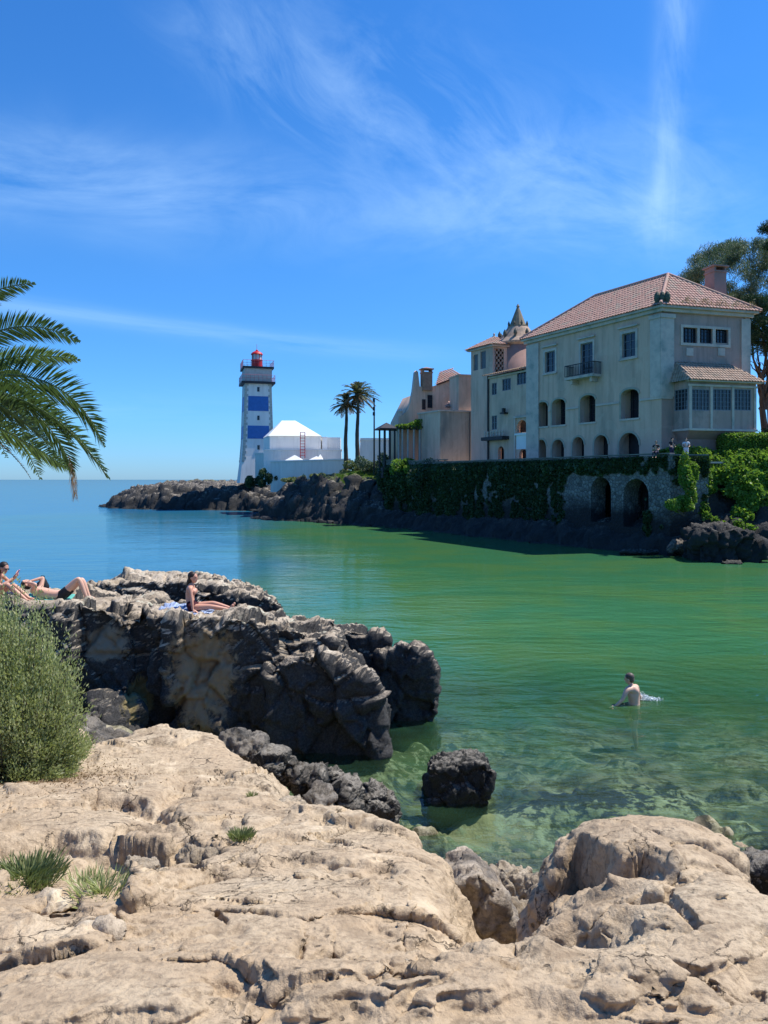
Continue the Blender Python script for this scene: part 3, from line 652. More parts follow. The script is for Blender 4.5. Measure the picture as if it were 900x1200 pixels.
for k, (px, py, Y_, r, m_, lb) in enumerate(((548, 1026, 5.9, .20, M_stonef, 'grey tan block behind the fissured boulder in the rock gap'), (618, 1072, 5.4, .17, M_stonef, 'small tan block at the bottom of the gap left of the rounded rock'),
        (632, 1040, 6.4, .20, M_stonef, 'tan stone at the water end of the gap beside the rounded rock'), (596, 1030, 7.2, .22, M_stonef, 'flat tan stone at the edge of the shallows behind the fissured boulder'))):
    c = at(px, py, Y_); boulder([ellip(c, (r*1.1, r, r*.7), 22, 300+k)+[Vector((c.x-r, c.y, c.z-1.2)), Vector((c.x+r, c.y, c.z-1.2)), Vector((c.x, c.y+r, c.z-1.2)), Vector((c.x, c.y-r, c.z-1.2))]], lb, m_, .016, .8, .3, 320+k)
boulder([ellip(at(100, 872, 9.6), (.42, .4, .38), 26, 77), ellip(at(110, 890, 9.4), (.5, .4, .4), 22, 78)], 'dark grey boulder between the leafy bush and the tan shelf', M_grey, .025, .6, .4, 71)
boulder([slab([(510, 1052), (525, 1035), (560, 1024), (592, 1042), (606, 1080), (590, 1115), (545, 1108), (518, 1080)], 5.1, .75, .8, -.16, 0)+[Vector((.4, 5.3, 1.2)), Vector((1.1, 5.4, 1.2))]],
        'grey fissured boulder wedged in the gap left of the rounded tan rock', limestone('grey tan fissured rock', (.40, .33, .25), (.27, .21, .15), (.09, .08, .07), -1, -.5, darkmix=.42, pits=1, tidezone=False), .018, .55, .4, 15)

# ------------------------------------------------------------------ far shore terrain
PW = [(20.9, 51.3), (20.3, 52.5), (6.3, 77.6), (2.6, 84.2), (.3, 86.4)]    # line of the retaining wall
LAND = [(70, 40), (45, 50), (30, 51), (23.5, 51.2), (18.9, 52.2), (13.2, 62.0), (5.0, 76.8), (1.6, 82.3), (-1.2, 85.2), (-7.6, 92), (-13.5, 97), (-16.2, 99.5), (-17.2, 104), (-15.5, 111), (-18, 119),
        (-22, 125.5), (-30, 128.5), (-40, 131), (-49, 136), (-55, 146), (-57, 158), (-52, 166), (-32, 170), (60, 190), (90, 120)]
WALLP = [(60, 55.5), (22.6, 55.5), (7.9, 80.0), (4.4, 87.2), (1.5, 89), (1.5, 130), (90, 130)]
def land_z(X, Y):
    P = np.stack([X, Y, np.zeros_like(X)], 1)
    wx = fbm(P*.25, 4, 120)*2.2; wy = fbm(P*.25, 4, 130)*2.2
    d = poly_dist(LAND, X+wx*.6, Y+wy*.6)
    di = np.maximum(d, 0)
    spit = sstep(112, 124, Y)*sstep(-12, -22, X)
    cap = np.where(spit > .5, 4.6+.0*X, 5.6)
    cap = cap-2.2*sstep(-42, -60, X)*spit
    zb = cap*(1-np.exp(-di/3.6))
    wallside = sstep(-6, 1, X)*sstep(95, 84, Y)       # low rocks at the foot of the retaining wall
    dw = poly_dist(WALLP, X, Y)
    zb = zb*(1-wallside) + wallside*np.where(dw > 0, 6.55, 1.9*(1-np.exp(-di/1.6))+.5*np.exp(-((dw+2)/2.0)**2))
    right = sstep(20.5, 23.5, X)*sstep(75, 60, Y)
    zb = zb*(1-right)+right*np.minimum(6.5, .3+1.5*di)
    behind = sstep(2, 6, X)*sstep(84, 92, Y); zb = zb*(1-behind)+6.6*behind
    # a grassy rise behind the near rocks
    zb += 1.5*np.exp(-(((X+3.5)/6)**2+((Y-100)/6)**2))
    F1, F2, ID = worley((P+np.stack([wx, wy, 0*wx], 1)*.3)*np.array([.55, .45, 1]), 8, True); G1, G2, GI = worley(P*1.3, 18, True)
    rock = sstep(7.5, 4.5, di)*(1-.75*wallside)*sstep(0, 1.5, di+.6)
    rock = np.maximum(rock, spit*sstep(3, 6, di)*.55)
    zb += rock*(1.5*(.62-F1)*(.35+ID*1.1) + .75*(.6-G1)*(.3+GI) + fbm(P*1.3, 5, 140, .6, True)*.55)
    zb += .06*fbm(P*2, 3, 150)
    return np.where(d > -.8, zb-.25, -1.5+zb*0-np.clip(-d-.8, 0, 3)*.4) 
m, nt, b = new_mat('shore rock and turf'); b.inputs['Roughness'].default_value = .9
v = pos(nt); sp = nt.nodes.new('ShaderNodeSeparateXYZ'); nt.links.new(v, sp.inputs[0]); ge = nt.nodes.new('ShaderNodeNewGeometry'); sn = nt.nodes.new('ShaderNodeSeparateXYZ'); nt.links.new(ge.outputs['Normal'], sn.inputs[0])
nz = noise(nt, v, .9, 8, .65); nf = noise(nt, v, 4, 6, .7)
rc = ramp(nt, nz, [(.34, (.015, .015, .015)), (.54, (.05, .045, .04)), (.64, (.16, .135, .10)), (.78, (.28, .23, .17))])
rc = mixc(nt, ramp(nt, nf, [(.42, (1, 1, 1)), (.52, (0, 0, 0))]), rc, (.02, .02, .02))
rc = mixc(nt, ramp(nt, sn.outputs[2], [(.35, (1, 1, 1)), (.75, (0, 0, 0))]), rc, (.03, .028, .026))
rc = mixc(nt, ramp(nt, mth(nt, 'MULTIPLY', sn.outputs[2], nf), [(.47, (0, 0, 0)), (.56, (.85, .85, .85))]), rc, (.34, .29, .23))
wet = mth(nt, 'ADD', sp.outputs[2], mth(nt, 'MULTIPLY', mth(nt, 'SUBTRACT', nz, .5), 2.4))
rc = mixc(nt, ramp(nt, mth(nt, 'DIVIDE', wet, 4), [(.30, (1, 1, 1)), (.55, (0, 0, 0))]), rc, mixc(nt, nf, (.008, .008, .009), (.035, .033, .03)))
gmask = mth(nt, 'MULTIPLY', ramp(nt, mth(nt, 'DIVIDE', mth(nt, 'ADD', sp.outputs[2], mth(nt, 'MULTIPLY', nz, 3)), 10), [(.66, (0, 0, 0)), (.72, (1, 1, 1))]), ramp(nt, sn.outputs[2], [(.75, (0, 0, 0)), (.9, (1, 1, 1))]))
col = mixc(nt, gmask, rc, mixc(nt, nz, (.07, .10, .025), (.13, .13, .05)))
nt.links.new(col, b.inputs['Base Color']); nt.links.new(bump(nt, mth(nt, 'ADD', nf, nz), .8, .25), b.inputs['Normal']); M_shore = m
lx = np.concatenate([np.arange(-64, 28, .30), np.arange(28, 90, 1.5)]); ly = np.concatenate([np.arange(46, 112, .30), np.arange(112, 172, .42), np.arange(172, 195, 2)])
LY, LX = np.meshgrid(ly, lx, indexing='ij')
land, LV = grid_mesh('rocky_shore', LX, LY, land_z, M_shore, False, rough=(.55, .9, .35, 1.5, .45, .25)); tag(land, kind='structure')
def land_h(x, y): return float(land_z(np.array([float(x)]), np.array([float(y)]))[0])
boulder([slab([(820, 628), (835, 622), (865, 621), (885, 628), (896, 640), (896, 660), (862, 663), (822, 656)], 47.5, 3.2, .9, .2, 1)], 'large black boulder at the waterline below the green creepers', limestone('black waterline rock', (.26, .23, .19), (.12, .105, .09), (.022, .022, .022), 1.4, 3.2, tide=(.018, .018, .018), darkmix=.5, pits=1.5, slope_tone=1.5), .09, 1.0, 1.4, 31)
boulder([ellip(at(795, 641, 51.5), (.9, .7, .55), 24, 3)], 'pale tan boulder at the foot of the retaining wall corner', M_grey, .06, .8, .8, 32)
boulder([ellip(at(815, 643, 50.5), (.55, .5, .35), 24, 4)], 'small grey stone left of the large black boulder', M_grey, .05, .8, .7, 33)
boulder([ellip(at(857, 660, 46.6), (.8, .5, .18), 24, 6)], 'flat pale stone awash in front of the large black boulder', M_grey, .05, .6, .7, 34)
boulder([ellip(at(748, 647, 52.0), (1.6, .5, .22), 24, 8)], 'low dark stone awash off the two arches of the wall', M_black, .05, .6, .7, 35)
# ------------------------------------------------------------------ building materials
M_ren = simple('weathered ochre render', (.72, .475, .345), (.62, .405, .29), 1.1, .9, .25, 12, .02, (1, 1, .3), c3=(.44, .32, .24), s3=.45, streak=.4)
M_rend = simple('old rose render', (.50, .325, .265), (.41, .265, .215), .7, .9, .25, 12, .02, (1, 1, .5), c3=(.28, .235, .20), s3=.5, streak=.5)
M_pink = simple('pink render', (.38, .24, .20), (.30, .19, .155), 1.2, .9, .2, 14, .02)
M_stone = simple('pale limestone trim', (.68, .53, .43), (.52, .41, .34), 2.2, .85, .25, 16, .01, c3=(.36, .33, .28), s3=1.1)
M_tile = simple('clay roof tiles', (.52, .32, .25), (.36, .20, .15), 3.5, .85, .15, 20, .01, c3=(.36, .29, .22), s3=1.3)
M_tile2 = simple('lichened clay roof tiles', (.46, .34, .25), (.34, .23, .16), 3, .85, .15, 20, .01, c3=(.25, .20, .15), s3=1.6)
M_iron = simple('dark iron', (.025, .028, .03), None, 4, .5)
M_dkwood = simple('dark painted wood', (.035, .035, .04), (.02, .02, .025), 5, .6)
M_blufr = simple('weathered blue grey window wood', (.22, .23, .25), (.14, .16, .19), 5, .6)
m, nt, b = new_mat('old window glass'); b.inputs['Base Color'].default_value = (.015, .02, .03, 1); b.inputs['Roughness'].default_value = .08; b.inputs['Specular IOR Level'].default_value = .5
nt.links.new(bump(nt, noise(nt, pos(nt), 1.2, 2), .1, .03), b.inputs['Normal']); M_glass = m
M_white = simple('white lime wash', (.80, .79, .76), (.72, .71, .68), .9, .85, .1, 10, .01)
M_whitewall = simple('white wall with grey streaks', (.78, .75, .69), (.68, .65, .60), 1.0, .85, .1, 10, .01, (1, 1, .3), streak=.22)
M_blue = simple('blue glazed tile band', (.035, .15, .42), (.028, .12, .34), 2, .5)
M_red = simple('red paint', (.55, .02, .02), (.45, .015, .02), 2, .45)
M_ltstone = simple('grey gallery stone', (.50, .48, .44), (.40, .38, .35), 2, .85, .2, 9, .02)
m, nt, b = new_mat('masonry of the sea wall'); b.inputs['Roughness'].default_value = .92
v = pos(nt); vo = N(nt, 'ShaderNodeTexVoronoi', Scale=3.6); vo.feature = 'DISTANCE_TO_EDGE'; nt.links.new(v, vo.inputs['Vector'])
vc = N(nt, 'ShaderNodeTexVoronoi', Scale=3.6); nt.links.new(v, vc.inputs['Vector'])
col = mixc(nt, ramp(nt, vo.outputs['Distance'], [(.03, (1, 1, 1)), (.09, (0, 0, 0))]), ramp(nt, noise(nt, vc.outputs['Position'], 2.0, 2), [(.3, (.09, .09, .085)), (.7, (.27, .26, .235))]), (.07, .065, .06))
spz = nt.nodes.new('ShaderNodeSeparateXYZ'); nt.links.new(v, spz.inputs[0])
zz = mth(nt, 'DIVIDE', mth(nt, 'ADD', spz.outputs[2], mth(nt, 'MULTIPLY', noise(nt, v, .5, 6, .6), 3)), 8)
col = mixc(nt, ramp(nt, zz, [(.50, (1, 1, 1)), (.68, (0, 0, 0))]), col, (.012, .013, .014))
nt.links.new(col, b.inputs['Base Color']); nt.links.new(bump(nt, vo.outputs['Distance'], .8, .15), b.inputs['Normal']); M_mason = m

def roof_tiles(name, poly, m, parent, per=.30, row=.42, under=True):
    """barrel tiles over a planar roof face; poly[0]->poly[1] is the eave"""
    P = [Vector(p) for p in poly]; u = (P[1]-P[0]).normalized()
    n = u.cross(P[-1]-P[0]).normalized()
    if n.z < 0: n = -n
    v = n.cross(u)
    if v.z < 0: v = -v
    U = [((p-P[0]).dot(u), (p-P[0]).dot(v)) for p in P]
    mb = MB(); 
    if under: mb.add([p-n*.02 for p in P], [tuple(range(len(P)))]); mb.add([p-n*.14 for p in P], [tuple(range(len(P)))])
    x0 = min(a for a, _ in U); x1 = max(a for a, _ in U); k = int((x1-x0)/per)
    for i in range(k+1):
        c = x0+per*(i+.5); vs = []
        for (a, b_) in zip(U, U[1:]+U[:1]):
            if (a[0]-c)*(b_[0]-c) < 0: vs.append(a[1]+(b_[1]-a[1])*(c-a[0])/(b_[0]-a[0]))
        if len(vs) < 2: continue
        y0, y1 = min(vs)-.08, max(vs); r = y0
        while r < y1-.05:
            e = min(r+row+.05, y1+.02); w_ = per*.5; ring = []
            j = random.uniform(-.012, .012)
            for (yy, lift) in ((r, .035), (e, .0)):
                for t in (0, .25, .5, .75, 1):
                    a = math.pi*t; ring.append(P[0]+u*(c+j-math.cos(a)*w_*.92)+v*yy+n*(lift+.075*math.sin(a)))
            mb.add(ring, [(q, q+1, q+6, q+5) for q in range(4)])
            r += row
    return mb.build(name, m, parent)
def window(fr, parent, u0, u1, z0, z1, n=-.15, cols=2, rows=3, fw=.07, m=None, name='window'):
    m = m or M_blufr; mb = MB(); d = .05
    mb.fbox(fr, u0, u1, n-d, n+d, z0, z0+fw); mb.fbox(fr, u0, u1, n-d, n+d, z1-fw, z1)
    mb.fbox(fr, u0, u0+fw, n-d, n+d, z0+fw, z1-fw); mb.fbox(fr, u1-fw, u1, n-d, n+d, z0+fw, z1-fw)
    for i in range(1, cols):
        u = u0+(u1-u0)*i/cols; t = fw*.35; mb.fbox(fr, u-t, u+t, n-d*.8, n+d*.8, z0+fw, z1-fw)
    for j in range(1, rows):
        z = z0+(z1-z0)*j/rows; mb.fbox(fr, u0+fw, u1-fw, n-d*.6, n+d*.6, z-fw*.25, z+fw*.25)
    w_ = mb.build(name, m, parent)
    MB().fbox(fr, u0+.01, u1-.01, n-.035, n-.02, z0+.01, z1-.01).build('pane', M_glass, w_)
    return w_
def surround(fr, parent, u0, u1, z0, z1, t=.22, n=.06, lintel=True):
    mb = MB(); mb.fbox(fr, u0-t, u0, 0.002, n, z0-t, z1+t); mb.fbox(fr, u1, u1+t, .002, n, z0-t, z1+t)
    mb.fbox(fr, u0, u1, .002, n, z1, z1+t); mb.fbox(fr, u0, u1, .002, n, z0-t, z0)
    mb.fbox(fr, u0-t*1.2, u1+t*1.2, n, n+.10, z0-t, z0-t*.55)
    if lintel: mb.fbox(fr, u0-t*1.5, u1+t*1.5, .002, n+.16, z1+t*1.9, z1+t*2.5)
    return mb.build('window_surround', M_stone, parent)
def px_rect(fr, x0, x1, y0, y1, n=0):
    cx, cy_ = (x0+x1)/2, (y0+y1)/2
    ua = fr.hit(x0, cy_, n)[0]; ub = fr.hit(x1, cy_, n)[0]
    return min(ua, ub), max(ua, ub), fr.hit(cx, y1, n)[1], fr.hit(cx, y0, n)[1]

# ------------------------------------------------------------------ the main house
FL = 6.6
C = Vector((21.0, 56.0)); U = Vector((-.487, .873)).normalized(); SD = Vector((7.3, 2.0)).normalized()
FR = Frame(C, U, 1); 
if FR.n.y > 0: FR.n = -FR.n
FS = Frame(C, SD, 1)
if FS.n.y > 0: FS.n = -FS.n
L1 = 15.5; L2 = 8.0; ZE = 18.45
house = empty('house', (C.x, C.y, FL), 'large ochre house with red hipped roof, iron balcony and arched openings above the sea wall', 'house')
holes = []; wins = []
for r, cols, rows in (((729.3, 745, 390, 418.3), 2, 3), ((639, 650.7, 411.7, 436), 2, 3)):
    q = px_rect(FR, *r); holes.append(rect_pts(*q)); wins.append((q, cols, rows))
qd = px_rect(FR, 680.7, 695, 401.7, 441); holes.append(rect_pts(*qd))
mids = [px_rect(FR, *r) for r in ((728, 748.5, 456, 490), (680, 697.5, 463, 494), (647, 662.5, 467.5, 499), (629.5, 642, 471, 499.5))]
z0m = sum(q[2] for q in mids)/4; z1m = [q[3] for q in mids]
mids = [(q[0], q[1], z0m, q[3]) for q in mids]
for q in mids: holes.append(arch_pts(q[0], q[1], q[2], q[3], .45))
gr = [px_rect(FR, *r) for r in ((725.6, 749, 507, 533), (696.5, 712.5, 509.8, 535), (671, 684.5, 512, 536), (647, 661, 515, 537), (629, 640, 515, 537.5))]
gr = [(q[0], q[1], FL+.02, q[3]) for q in gr]
for q in gr: holes.append(arch_pts(*q))
panel('wall', FR, rect_pts(0, L1, FL-1, ZE), holes, -.45, 0, M_ren, house)
for q, c_, r_ in wins:
    w_ = window(FR, house, *q, n=-.18, cols=c_, rows=r_); surround(FR, house, *q)
wd = window(FR, house, qd[0], qd[1], qd[2], qd[3], -.18, 2, 5); surround(FR, house, qd[0], qd[1], qd[2]+.2, qd[3], .2)
# balcony
bu0, bu1 = qd[0]-.95, qd[1]+.95; bz = qd[2]
bal = MB().fbox(FR, bu0, bu1, .003, 1.0, bz-.22, bz-.02).fbox(FR, bu0+.4, bu0+.65, .003, .7, bz-.6, bz-.22).fbox(FR, bu1-.65, bu1-.4, .003, .7, bz-.6, bz-.22).build('balcony', M_stone, house)
rl = MB(); rl.fbox(FR, bu0, bu1, .93, .98, bz+.95, bz+1.02); rl.fbox(FR, bu0, bu1, .93, .98, bz+.05, bz+.1)
for s_ in (bu0, bu1-.05): rl.fbox(FR, s_, s_+.05, .01, .93, bz+.95, bz+1.02)
for k in range(19):
    u = bu0+(bu1-bu0)*k/18; rl.fbox(FR, u-.018, u+.018, .94, .97, bz+.1, bz+.95)
for s_ in (bu0, bu1-.036):
    for k in range(6): rl.fbox(FR, s_, s_+.036, .05+.15*k, .085+.15*k, bz, bz+.95)
rl.build('railing', M_iron, bal)
# deep openings: dark doors and windows at the back of each
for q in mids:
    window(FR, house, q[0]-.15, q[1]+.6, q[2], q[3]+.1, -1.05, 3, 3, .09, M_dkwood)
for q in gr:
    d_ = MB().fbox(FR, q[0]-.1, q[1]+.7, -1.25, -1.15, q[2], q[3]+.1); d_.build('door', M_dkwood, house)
for q in mids+gr:     # reveals
    MB().fbox(FR, q[0]-.12, q[0]-.003, -1.1, -.452, q[2], q[3]+.1).build('reveal', M_ren, house); MB().fbox(FR, q[1]+.003, q[1]+.12, -1.1, -.452, q[2], q[3]+.1).build('reveal', M_ren, house)
for q in mids: MB().fbox(FR, q[0]-.12, q[1]+.12, .002, .09, q[2]-.16, q[2]-.01).build('sill', M_stone, house)
M_atrim = simple('worn render trim', (.44, .38, .29), (.34, .30, .23), 2)
for q in mids+gr:      # thin stone archivolts
    a = arch_pts(q[0], q[1], q[2], q[3], .45 if q in mids else None); o_ = arch_pts(q[0]-.16, q[1]+.16, q[2], q[3]+.16, .55 if q in mids else None)
    mb = MB()
    for k in range(1, len(a)-1):
        i, j = a[k], a[k+1]; i2, j2 = o_[k], o_[k+1]
        mb.hexa([FR.p(*x) for x in ((i[0], .002, i[1]), (j[0], .002, j[1]), (j2[0], .002, j2[1]), (i2[0], .002, i2[1]), (i[0], .05, i[1]), (j[0], .05, j[1]), (j2[0], .05, j2[1]), (i2[0], .05, i2[1]))])
    mb.build('arch_trim', M_atrim, house)
# string course, corner pilasters, cornice
zs = FR.hit(700, 476)[1]; zs2 = zs+.16
last = .002
for q in sorted(mids)+[(L1+.14, 0)]:
    if q[0]-.14-last > .05: MB().fbox(FR, last, q[0]-.14, .003, .10, zs, zs2).build('string_course', M_stone, house)
    last = q[1]+.14
MB().fbox(FS, -.1, .95, .003, .10, zs, zs2).build('string_course', M_stone, house)
mb = MB(); ul = FR.hit(763, 450)[0]; ur = FS.hit(789, 450)[0]; ull = FR.hit(632, 450)[0]
mb.fbox(FR, -.0, ul, .004, .12, zs2+.002, ZE-.9); mb.fbox(FS, -.10, ur, .004, .12, zs2+.002, ZE-.9)
mb.fbox(FR, -.05, ul+.08, .004, .2, ZE-.9, ZE-.6); mb.fbox(FS, -.15, ur+.08, .004, .2, ZE-.9, ZE-.6)
u_ = FS.hit(868, 450)[0]; mb.build('pilaster', M_stone, house); MB().fbox(FS, u_, L2, .004, .12, zs, ZE-.6).build('pilaster', M_stone, house); MB().fbox(FR, ull, L1, .004, .12, FL, ZE-.6).build('pilaster', M_stone, house)
A_ = C+U*L1; D_ = C+SD*L2; B_ = A_+SD*L2
mb = MB(); mb.fbox(FR, -.3, L1+.2, .003, .25, ZE-.45, ZE-.2); mb.fbox(FR, -.5, L1+.3, -.4, .50, ZE-.19, ZE-.02); mb.fbox(FS, -.02, L2+.2, .003, .25, ZE-.45, ZE-.2); mb.fbox(FS, .0, L2+.45, -.4, .50, ZE-.185, ZE-.015)
mb.build('cornice', M_stone, house)
# side wall with the three light window
q3 = [px_rect(FS, *r) for r in ((800, 816.5, 384, 402), (819.5, 834.5, 384, 402), (838, 853, 384.5, 402))]
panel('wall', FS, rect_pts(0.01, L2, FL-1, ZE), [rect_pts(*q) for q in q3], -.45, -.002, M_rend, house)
for q in q3: window(FS, house, *q, n=-.18, cols=4, rows=4, fw=.05, m=M_dkwood)
mb = MB(); a0, a1 = q3[0][0], q3[2][1]; z0, z1 = q3[0][2], q3[0][3]
mb.fbox(FS, a0-.2, a1+.2, .002, .07, z0-.2, z0); mb.fbox(FS, a0-.2, a1+.2, .002, .07, z1, z1+.2)
for a, b_ in ((a0-.2, a0), (q3[0][1], q3[1][0]), (q3[1][1], q3[2][0]), (a1, a1+.2)): mb.fbox(FS, a, b_, .002, .07, z0, z1)
for cx in (808, 845):
    q = px_rect(FS, cx-4, cx+4, 408, 417); mb.fbox(FS, q[0], q[1], .002, .06, q[2], q[3])
mb.build('window_surround', M_stone, house)
FB = Frame(D_, U, 1); FB.n = -FR.n; panel('wall', FB, rect_pts(0, L1, FL-1, ZE), [], -.45, -.004, M_ren, house)
FK = Frame(A_, SD, 1); FK.n = -FS.n; panel('wall', FK, rect_pts(.46, L2-.46, FL-1, ZE), [], -.45, -.004, M_ren, house)
MB().add([(*(C+(-SD)*0).to_tuple(), ZE-.6), (*A_, ZE-.6), (*B_, ZE-.6), (*D_, ZE-.6)], [(0, 1, 2, 3)]).build('ceiling', M_ren, house)
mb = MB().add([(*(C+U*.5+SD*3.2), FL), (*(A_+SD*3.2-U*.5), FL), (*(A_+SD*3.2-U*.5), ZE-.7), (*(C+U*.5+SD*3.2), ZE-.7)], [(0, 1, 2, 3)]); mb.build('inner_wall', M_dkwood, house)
# hipped roof
ov = .55; RZ = 21.95
def cor(u, s, z): q = C+U*u+SD*s; return Vector((q.x, q.y, z))
e = [cor(-ov, -ov*1.05, ZE), cor(L1+ov*.5, -ov*1.05, ZE), cor(L1+ov*.5, L2+ov, ZE), cor(-ov, L2+ov, ZE)]
r0 = cor(3.6, L2/2, RZ); r1 = cor(L1-3.9, L2/2, RZ)
roof_tiles('roof', [e[0], e[1], r1, r0], M_tile, house); roof_tiles('roof', [e[3], e[0], r0], M_tile, house); roof_tiles('roof', [e[1], e[2], r1], M_tile, house); roof_tiles('roof', [e[2], e[3], r0, r1], M_tile, house)
mb = MB()
for a, b_ in ((r0, r1), (r0, e[0]), (r0, e[3]), (r1, e[1]), (r1, e[2])): mb.tube([a+Vector((0, 0, .08)), b_+Vector((0, 0, .08))], .13, 8)
mb.build('ridge_tiles', M_tile, house)
def chimney(parent, cx, cy_, z0, z1, w_, d_, m, ang=0, name='chimney', pots=False):
    f = Frame((cx, cy_), SD, 1); f.n = FS.n; mb = MB()
    mb.fbox(f, -w_/2, w_/2, -d_/2, d_/2, z0, z1-.55); mb.fbox(f, -w_/2-.06, w_/2+.06, -d_/2-.06, d_/2+.06, z1-.55, z1-.42)
    for a in (-w_/2, w_/2-.16): mb.fbox(f, a, a+.16, -d_/2, d_/2, z1-.42, z1-.12)
    mb.fbox(f, -w_/2-.16, w_/2+.16, -d_/2-.16, d_/2+.16, z1-.12, z1)
    mb.add([f.p(-w_/2-.1, -d_/2-.1, z1+.001), f.p(w_/2+.1, -d_/2-.1, z1+.001), f.p(w_/2+.1, d_/2+.1, z1+.001), f.p(-w_/2-.1, d_/2+.1, z1+.001), f.p(0, 0, z1+.22)], [(0, 1, 4), (1, 2, 4), (2, 3, 4), (3, 0, 4)])
    return mb.build(name, m, parent)
pc = at(838.5, 330, 60.5); chimney(house, pc.x, pc.y, ZE, at(0, 313, 60.5).z, 1.15, 1.15, M_pink)
M_fin = simple('green glazed finial', (.10, .12, .08), (.06, .07, .05), 6)
for k, px in enumerate((770, 776, 782)):
    mb = MB()
    p = at(px, 352, 55.9-.1*k); mb.lathe((p.x, p.y, ZE+.02), [(.14, 0), (.10, .12), (.16, .25), (.24, .5), (.22, .75), (.12, .95), (.02, 1.02)], 10); mb.build('finial', M_fin, house)
# bay window on the side wall
NB = 1.7; ub0 = FS.hit(789, 470)[0]; ub1, zt = FS.hit(808, 445, NB); zb = FS.hit(808, 504, NB)[1]; ub2 = FS.hit(886, 470, NB)[0]; zc = FS.hit(808, 514, NB)[1]
bay = Vector(FS.p(ub1, NB, 0)); 
Fb = Frame((bay.x, bay.y), SD, 1); Fb.n = FS.n
s0 = Vector(FS.p(ub0, 0, 0)); e_ = Vector((bay.x-s0.x, bay.y-s0.y)); Fl = Frame((s0.x, s0.y), e_, 1)
if Fl.n.y > 0: Fl.n = -Fl.n
LF = e_.length; LB = ub2-ub1
wq = [px_rect(Fb, *r) for r in ((810.5, 831.5, 456, 481), (835.5, 857, 456, 481), (860, 880, 456, 481))]
wl_ = px_rect(Fl, 790.5, 806, 456, 481)
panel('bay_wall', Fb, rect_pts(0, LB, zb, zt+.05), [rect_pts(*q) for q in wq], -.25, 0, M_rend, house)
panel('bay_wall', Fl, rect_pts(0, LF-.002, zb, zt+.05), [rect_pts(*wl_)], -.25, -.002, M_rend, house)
for q in wq: window(Fb, house, *q, n=-.06, cols=5, rows=5, fw=.06, m=M_blufr)
window(Fl, house, *wl_, n=-.06, cols=4, rows=5, fw=.06, m=M_blufr)
mb = MB(); mb.fbox(Fb, -.08, LB+.05, .004, .12, zb-.02, zb+.14); mb.fbox(Fl, 0, LF+.05, .004, .12, zb-.015, zb+.135)
mb.fbox(Fb, -.12, LB+.1, .002, .1, zt-.45, zt-.3)
for a in (-.03, wq[0][1]+.04, wq[1][1]+.02, LB-.22): mb.fbox(Fb, a, a+.2, .003, .07, zb+.14, zt-.45)
mb.build('bay_trim', M_stone, house)
def bp(u, n, z): return Vector(FS.p(u, n, z))
mb = MB(); mb.add([bp(ub0, 0, zb), bp(ub1, NB, zb), bp(ub2, NB, zb), bp(ub2, 0, zb), bp(ub0+.3, 0, zc), bp(ub1+.2, NB*.62, zc), bp(ub2-.2, NB*.62, zc), bp(ub2-.2, 0, zc)], [(0, 1, 5, 4), (1, 2, 6, 5), (2, 3, 7, 6), (4, 5, 6, 7), (0, 3, 2, 1)])
mb.add([bp(ub2-.0, 0, zb), bp(ub2-.0, NB, zb), bp(ub2, NB, zt+.05), bp(ub2, 0, zt+.05), bp(ub2-.25, 0, zb), bp(ub2-.25, NB, zb), bp(ub2-.25, NB, zt+.05), bp(ub2-.25, 0, zt+.05)], [(0, 1, 2, 3), (4, 5, 6, 7), (0, 1, 5, 4), (2, 3, 7, 6)])
mb.fbox(FS, ub1+.2, ub2-.2, .004, NB*.62, FL, zc); mb.build('bay_base', M_pink, house)
zt2 = FS.hit(835, 426, 0)[1]; o = .45
b0, b1, b2, b3 = bp(ub0-.35, -.0, zt), bp(ub1-.3, NB+o, zt), bp(ub2+o, NB+o, zt), bp(ub2+o, 0, zt)
t0, t1 = bp(ub1+.15, .0, zt2), bp(ub2-1.1, .0, zt2)
roof_tiles('bay_roof', [b1, b2, t1, t0], M_tile2, house, .26, .36); roof_tiles('bay_roof', [b0, b1, t0], M_tile2, house, .26, .36); roof_tiles('bay_roof', [b2, b3, t1], M_tile2, house, .26, .36)
MB().fbox(Fb, -.2, LB+.3, -.2, o-.05, zt-.12, zt-.02).build('bay_eave', M_stone, house)

# ------------------------------------------------------------------ middle wing
uw0 = L1+.02; uw1 = FR.hit(572, 480)[0]; ZW = 15.75
wing = empty('house_wing', FR.p(uw0, 0, FL), 'ochre middle wing with small windows, arched niche and lantern left of the main house', 'house wing')
hs = [px_rect(FR, *r) for r in ((575.7, 581.5, 448.6, 462.7), (588, 598, 443.5, 457.5), (605, 616.3, 434.5, 450.4), (575.7, 582, 487, 503.5))]
ar = [px_rect(FR, *r) for r in ((605, 617.5, 492, 506.6), (607.6, 617.5, 526, 538), (583, 590, 523, 538))]
ar = [ar[0], (ar[1][0], ar[1][1], FL+.05, ar[1][3]), (ar[2][0], ar[2][1], FL+.05, ar[2][3])]
hs = [(max(q[0], uw0+.05), q[1], q[2], q[3]) for q in hs]; ar = [(max(q[0], uw0+.05), q[1], q[2], q[3]) for q in ar]
panel('wall', FR, rect_pts(uw0, uw1, FL-1, ZW), [rect_pts(*q) for q in hs]+[arch_pts(*q) for q in ar], -.4, -.06, M_ren, wing)
for k, q in enumerate(hs): window(FR, wing, *q, n=-.15, cols=(2, 3, 3, 2)[k], rows=2, fw=.06)
for q in ar: MB().fbox(FR, q[0]-.1, q[1]+.5, -1.0, -.9, q[2], q[3]+.1).build('door', M_dkwood, wing)
mb = MB()
for q in ar[:1]: mb.fbox(FR, q[0]-.1, q[1]+.15, -.057, .1, q[2]-.25, q[2]-.08); mb.fbox(FR, q[0], q[1], -.057, .0, q[2]-1.6, q[2]-.2)
mb.build('niche', M_white, wing)
